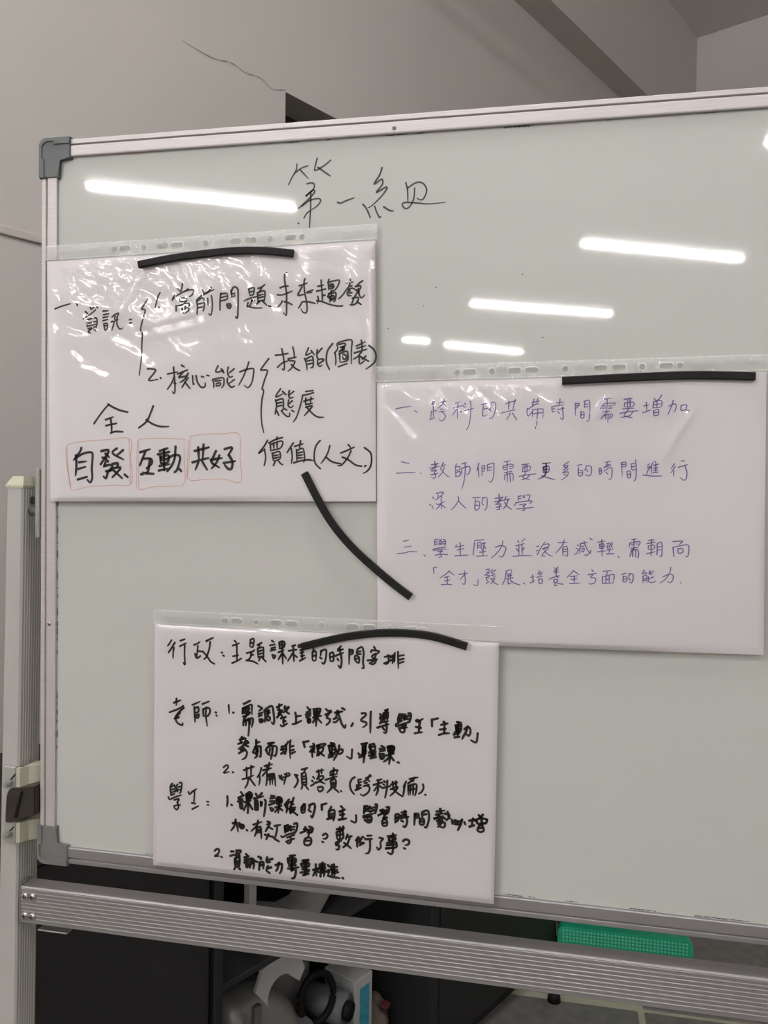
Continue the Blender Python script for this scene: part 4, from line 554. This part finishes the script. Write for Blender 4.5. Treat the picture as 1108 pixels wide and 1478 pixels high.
# pivot at the left
bm = bmesh.new(); cyl(bm, (-.0345, .012, 1.3225), (-.0150, .012, 1.3225), .0042, 20); link('pivot_pin', bm, 'alu_h', wb, True)
bm = bmesh.new(); box(bm, (-.030, .012, 1.3325), (.007, .004, .007), None, .001); link('stop_pin', bm, 'clamp', wb)
bm = bmesh.new(); box(bm, (-.0178, .007, 1.3300), (.0045, .020, .0640), None, .0015); link('pivot_plate', bm, 'zincp', wb, label='grey metal pivot plate on the left edge of the board')
bm = bmesh.new(); cyl(bm, (BW_ + .0150, .012, 1.3225), (BW_ + .0345, .012, 1.3225), .0042, 20); link('pivot_pin', bm, 'alu_h', wb, True)
# latch
lt = bpy.data.objects.new('latch', None); COL.objects.link(lt); lt.parent = wb; lt.location = (-.48, -.01, 1.05)
def latch_part(name, bm, m, sm=False, label=None): return link(name, bm, m, lt, sm, label=label)
for (za, zb_) in ((1.0655, 1.0855), (1.0135, 1.0345)):
    bm = bmesh.new()
    box(bm, (-.0445, -.0022, (za + zb_) / 2), (.0125, .0030, zb_ - za), None, .0008); latch_part('bracket_plate', bm, 'plate', label='pale metal latch plate'); bm = bmesh.new()
    prism(bm, [(-.0378, -.0036), (-.034, -.0034), (-.0300, .004), (-.0225, .010), (-.0225, .020), (-.0332, .020), (-.0332, .0), (-.0378, -.0008)], 'z', za + .0012, zb_ - .001)
    latch_part('bracket', bm, 'cream', label='cream latch bracket')
bm = bmesh.new()
vs = prism(bm, [(-.0478, 1.0370), (-.0462, 1.0600), (-.0430, 1.0655), (-.0160, 1.0700), (-.0160, 1.0440), (-.0400, 1.0345), (-.0470, 1.0330)], 'y', -.0065, .010)
bmesh.ops.bevel(bm, geom=list(bm.edges), offset=.0012, segments=2, affect='EDGES')
latch_part('clamp_lever', bm, 'clamp', label='dark brown clamp lever')
bm = bmesh.new(); box(bm, (-.0330, -.0072, 1.0520), (.0025, .002, .026), Matrix.Rotation(.25, 3, 'Y'), .0006); latch_part('lever_ridge', bm, 'rubber')
for z, x in ((1.0705, -.0440), (1.0225, -.0445)):
    bm = bmesh.new(); cyl(bm, (x, -.0095, z), (x, -.0030, z), .0034, 6); cyl(bm, (x, -.0040, z), (x, -.0028, z), .0042, 20); cyl(bm, (x, -.0115, z), (x, -.0095, z), .0022, 16); latch_part('bolt', bm, 'zincp', label='zinc bolt')
for (x, z, dx, dz) in ((-.0412, 1.0755, .005, .006), (-.0430, 1.0262, .005, .005)):
    bm = bmesh.new(); box(bm, (x, -.0040, z), (.0014, .0006, .0090), Matrix.Rotation(math.atan2(dx, dz), 3, 'Y')); latch_part('slot', bm, 'clamp')

# ------------------------------------------------------------------ handwriting
def stroke(bm, pts, w, y):
    pts = [p for i, p in enumerate(pts) if i == 0 or math.hypot(p[0] - pts[i - 1][0], p[1] - pts[i - 1][1]) > 1e-5]
    if len(pts) < 2: pts = [pts[0], (pts[0][0] + w * .3, pts[0][1])]
    L = sum(math.hypot(b[0] - a[0], b[1] - a[1]) for a, b in zip(pts, pts[1:]))
    p = smooth_line(pts, 4) if len(pts) > 2 else [pts[0], tuple((pts[0][j] + pts[1][j]) / 2 for j in (0, 1)), pts[1]]
    n = len(p); lw = w * random.uniform(.92, 1.08); end = random.uniform(.55, .95) if L > 3 * w else .95
    left, right = [], []
    for i in range(n):
        a = p[max(i - 1, 0)]; b = p[min(i + 1, n - 1)]
        dx, dz = b[0] - a[0], b[1] - a[1]; d = math.hypot(dx, dz) or 1
        t = i / (n - 1); ww = lw * (1.0 if t < .75 else 1 + (end - 1) * (t - .75) / .25) * (1.06 if t < .15 else 1) / 2
        left.append(bm.verts.new((p[i][0] - dz / d * ww, y, p[i][1] + dx / d * ww)))
        right.append(bm.verts.new((p[i][0] + dz / d * ww, y, p[i][1] - dx / d * ww)))
    for i in range(n - 1): bm.faces.new((left[i], right[i], right[i + 1], left[i + 1]))
    for q, (l, r), s in ((p[0], (left[0], right[0]), -1), (p[-1], (left[-1], right[-1]), 1)):
        c = Vector((q[0], y, q[1])); v = l.co - c; ang0 = math.atan2(v.z, v.x); R = v.length
        arc = [bm.verts.new((c.x + R * math.cos(ang0 - s * math.pi * k / 5), y, c.z + R * math.sin(ang0 - s * math.pi * k / 5))) for k in range(1, 5)]
        bm.faces.new([l] + arc + [r])
def writing(key, parent, m, y, label):
    w, data = TEXT[key]
    bm = bmesh.new()
    for s in data.split(';'):
        v = [int(x) for x in s.split()]
        pts = [(v[i] / 4000, ZT_ - v[i + 1] / 4000) for i in range(0, len(v), 2)]
        stroke(bm, pts, w / 1000, y)
    for f in bm.faces:
        if f.normal.y > 0: f.normal_flip()
    me_o = link('handwriting', bm, m, parent, kind='stuff', label=label)
    return me_o
writing('title', surf, 'ink_board', .00182, 'black heading 第一組 written on the board')

# ------------------------------------------------------------------ paper notes in punched sleeves
SWD, SHT, SEAM = .305, .2311, .0124
HOLES = [(68, 0), (78, 1), (96, 0), (114, 1), (127.5, 1), (154, 0), (181, 1), (195, 1), (212.5, 0), (230.5, 1), (240.5, 0)]
def vnoise(seed):
    rnd = random.Random(seed)
    return [(rnd.uniform(-1, 1), rnd.uniform(-1, 1), rnd.uniform(0, 6.28)) for _ in range(40)]
def note(label, x, z, th, y, seed, wr, lines, ridges):
    t = thing('paper_note', label, 'note', (x, y, z), 'paper notes pinned on the whiteboard')
    c, s = math.cos(th), math.sin(th)
    def P(u, v, d): return (x + c * u + s * v, y + d, z + s * u * -1 * -1 * (-1) - c * v) if False else (x + c * u - s * v, y + d, z - (s * u + c * v))
    bm = bmesh.new(); m_ = .0018
    fr_ = [bm.verts.new(P(u, v, d)) for d in (0, .0004) for u, v in ((m_ * .3, SEAM + .001), (SWD - m_, SEAM + .001), (SWD - m_, SHT - m_ * .6), (m_ * .3, SHT - m_ * .6))]
    for f in ((0, 1, 2, 3), (7, 6, 5, 4), (0, 4, 5, 1), (1, 5, 6, 2), (2, 6, 7, 3), (3, 7, 4, 0)): bm.faces.new([fr_[i] for i in f])
    paper = link('paper', bm, 'paper', t)
    for k, m, lb in lines: writing(k, paper, m, y - .00015, lb)
    # clear film, wrinkled towards the punched strip
    ns = vnoise(seed); nx, ny = 200, 140
    def h(u, v):
        q = 0
        for i, (a, b, ph) in enumerate(ns[:8]):
            f = 75 + 34 * i
            sn = math.sin(f * (u * a + v * b) + ph + 1.6 * math.sin(38 * (u * b - v * a) + ph))
            q += (.6 * sn + .8 * (math.sqrt(sn * sn + .01) - .6)) / (1 + .42 * i)
        low = 0
        for i, (a, b, ph) in enumerate(ns[20:25]):
            low += math.sin(wr[4] * (u * a + v * b) + ph) * .5
        fall = max(0.0, 1 - (v - SEAM) / wr[1]) ** 1.2
        e = wr[0] * (fall + wr[2]) * q + wr[3] * low
        for (u0, v0, u1, v1, w, amp) in ridges:
            du, dv = u1 - u0, v1 - v0; L2 = du * du + dv * dv; tt = max(0, min(1, ((u - u0) * du + (v - v0) * dv) / L2))
            d2 = (u - u0 - du * tt) ** 2 + (v - v0 - dv * tt) ** 2
            e += amp * math.exp(-d2 / (w * w)) * math.sin(math.pi * min(1, tt + .1)) 
        return e
    bm = bmesh.new(); g = []
    for j in range(ny + 1):
        row = []
        for i in range(nx + 1):
            u = SWD * i / nx; v = SEAM + (SHT - SEAM) * j / ny
            edge = min(1, u / .006, (SWD - u) / .006, (v - SEAM) / .004, (SHT - v) / .006)
            row.append(bm.verts.new(P(u, v, -.0007 - max(wr[5], .0014 + h(u, v)) * max(0, edge))))
        g.append(row)
    for j in range(ny):
        for i in range(nx): bm.faces.new((g[j][i], g[j][i + 1], g[j + 1][i + 1], g[j + 1][i]))
    link('clear_film', bm, 'film', t, True)
    # punched strip: outline with real holes
    cu = bpy.data.curves.new('hole_strip', 'CURVE'); cu.dimensions = '2D'; cu.fill_mode = 'FRONT'; cu.resolution_u = 1
    def poly(pts):
        sp = cu.splines.new('POLY'); sp.points.add(len(pts) - 1); sp.use_cyclic_u = True
        for k, (a, b) in enumerate(pts): sp.points[k].co = (a, b, 0, 1)
    top = [(SWD * k / 60, -(.0004 * math.sin(k * .9 + seed) * (.4 if k % 60 else 0))) for k in range(61)]
    poly(top + [(SWD, -SEAM - .0006), (0, -SEAM - .0006)])
    for hu, ob in HOLES:
        r_, hw = .0026, (.0028 if ob else 0); pts = []
        for k in range(16):
            a = 2 * math.pi * k / 16; pts.append((hu / 1000 + r_ * math.cos(a) + (hw if math.cos(a) > 0 else -hw), -.0068 + r_ * math.sin(a)))
        poly(pts)
    co = bpy.data.objects.new('hole_strip_curve', cu)
    me = bpy.data.meshes.new_from_object(co)
    for v in me.vertices: v.co = Vector(P(v.co.x, -v.co.y, -.0012))
    me.materials.clear(); me.materials.append(MT['strip_flat' if seed == 23 else 'strip'])
    so = bpy.data.objects.new('hole_strip', me); COL.objects.link(so); so.parent = t; so.matrix_basis = parent_world(t).inverted()
    so['label'] = 'translucent punched strip of the sleeve'
    bpy.data.objects.remove(co); bpy.data.curves.remove(cu)
    bm = bmesh.new()
    for hu, ob in HOLES:
        hw = .0028 if ob else 0; n = 20
        for k in range(n):
            q = []
            for a, r_ in ((k, .0024), (k + 1, .0024), (k + 1, .0031), (k, .0031)):
                t_ = 2 * math.pi * (a + .5) / n
                q.append(bm.verts.new(P(hu / 1000 + r_ * math.cos(t_) + (hw if math.cos(t_) > 0 else -hw), .0068 + r_ * math.sin(t_), -.00135 - (.0002 if r_ < .003 else 0))))
            bm.faces.new(q)
    link('hole_shading_rings', bm, 'seal', t, kind='stuff')  # whitish raised rings stand in for the shading outlines round the holes
    # heat-sealed seam, a row of tiny stitches
    bm = bmesh.new()
    for v0 in (SEAM, .0012):
        nn = 150
        for k in range(nn):
            u = SWD * (k + .5) / nn
            if v0 < .002 and random.random() < .35: continue
            a = [bm.verts.new(P(u + dx, v0 + dv, dd)) for dx, dv, dd in ((-.0006, -.0005, -.0013), (.0006, -.0005, -.0013), (.0006, .0004, -.0013), (-.0006, .0004, -.0013), (0, 0, -.0017))]
            for q in range(4): bm.faces.new((a[q], a[(q + 1) % 4], a[4]))
    link('seam', bm, 'seal', t, kind='stuff')
    return t
K2, K4 = .99702, .99404          # keep each note's place on its own plane in front of the board
note('white note at upper left with black marker lines and three small red boxes', N1[0], N1[1], N1[2], -.002, 3,
     (.00046, .20, .12, .0009, 22, 0),
     [('a1', 'ink', 'black handwritten line 一、資訊: 1. 當前問題.未來趨勢'), ('a2', 'ink', 'black handwritten line 2. 核心能力 with a tall brace'),
      ('a3', 'ink', 'black handwritten words 技能(圖表)'), ('a4', 'ink', 'black handwritten word 態度'), ('a5', 'ink', 'black handwritten words 價值(人文.)'),
      ('a6', 'ink', 'black handwritten words 全人'), ('a7', 'ink', 'bold black handwritten words 自發、互動、共好'), ('a8r', 'ink_red', 'thin red boxes drawn round the bold words')],
     [(.10, .02, .04, .11, .004, .0006), (.13, .02, .16, .09, .004, .0006), (.20, .02, .23, .07, .003, .0005), (.09, .075, .17, .06, .003, .0006), (.09, .085, .17, .072, .003, .0005),
      (.24, .03, .29, .04, .002, .0004), (.30, .06, .298, .15, .002, .0005)])
note('white note at right edge with purple pen lines under a black strip magnet', N2[0], N2[1], N2[2], -.002, 11,
     (.00046, .14, .09, .0009, 26, 0),
     [('b1', 'ink_purple', 'purple handwritten line 一、跨科的共備時間需要增加'), ('b2', 'ink_purple', 'purple handwritten line 二.教師們需要更多的時間進行'),
      ('b3', 'ink_purple', 'purple handwritten line 深入的教學'), ('b4', 'ink_purple', 'purple handwritten line 三、學生壓力並沒有減輕.需朝向'),
      ('b5', 'ink_purple', 'purple handwritten line 「全才」發展.培養全方面的能力.')],
     [(.15, .03, .17, .06, .003, .0006), (.19, .03, .17, .05, .003, .0006), (.25, .04, .22, .09, .003, .0006), (.29, .03, .303, .05, .003, .0005)])
note('white note at lower centre with long black marker list, hanging over the bottom frame', N3[0], N3[1], N3[2], -.004, 23,
     (.00001, .04, .3, .0004, 24, 0),
     [('c1', 'ink', 'black handwritten line 行政: 主題課程的時間安排'), ('c2', 'ink', 'black handwritten words 老師: 1.'), ('c2b', 'ink', 'bold black handwritten line 需調整上課方式,引導學生「主動」'),
      ('c3', 'ink', 'bold black handwritten line 參與而非「被動」聽課.'), ('c4', 'ink', 'black handwritten line 2. 共備必須落實.(跨科共備).'), ('c5a', 'ink', 'black handwritten words 學生:'),
      ('c5', 'ink', 'bold black handwritten line 1.課前課後的「自主」學習時間勢必增'), ('c6', 'ink', 'bold black handwritten line 加.有效學習? 敷衍了事?'),
      ('c7a', 'ink', 'black handwritten number 2.'), ('c7', 'ink', 'bold black handwritten line 資訊能力需要精進.')],
     [])

# ------------------------------------------------------------------ strip magnets
def magnet(pts, y, label, w=.0062, t=.0036):
    p = smooth_line(pts, 8); bm = bmesh.new(); rings = []
    for i in range(len(p)):
        a = p[max(i - 1, 0)]; b = p[min(i + 1, len(p) - 1)]; dx, dz = b[0] - a[0], b[1] - a[1]; d = math.hypot(dx, dz)
        nx_, nz = -dz / d, dx / d; e = .0007
        prof = [(-w / 2, 0), (-w / 2, -t + e), (-w / 2 + e, -t), (w / 2 - e, -t), (w / 2, -t + e), (w / 2, 0)]
        rings.append([bm.verts.new((p[i][0] + nx_ * q, y + r_, p[i][1] + nz * q)) for q, r_ in prof])
    n = 6
    for a, b in zip(rings, rings[1:]):
        for k in range(n): bm.faces.new((a[k], a[(k + 1) % n], b[(k + 1) % n], b[k]))
    bm.faces.new(rings[0][::-1]); bm.faces.new(rings[-1])
    o = link('strip_magnet', bm, 'rubber')
    tag(o, label, 'magnet', 'black strip magnets')
magnet([(.0832, 1.5411), (.1195, 1.5460), (.1644, 1.5492), (.1959, 1.5487), (.2245, 1.5452)], -.0042, 'arched black strip magnet holding the upper left note with red boxes')
magnet([(.4480, 1.4362), (.4955, 1.4382), (.5473, 1.4395), (.591, 1.4381)], -.0042, 'almost straight black strip magnet on the purple-inked note at right')
magnet([(.2366, 1.3606), (.2573, 1.3244), (.2789, 1.2991), (.3091, 1.2738), (.3295, 1.2592)], -.0042, 'curved black strip magnet lying diagonally between the three notes')
magnet([(.2368, 1.2132), (.274, 1.2234), (.3098, 1.2288), (.3451, 1.2283), (.3770, 1.2210)], -.0062, 'arched black strip magnet at the top of the lower centre note')
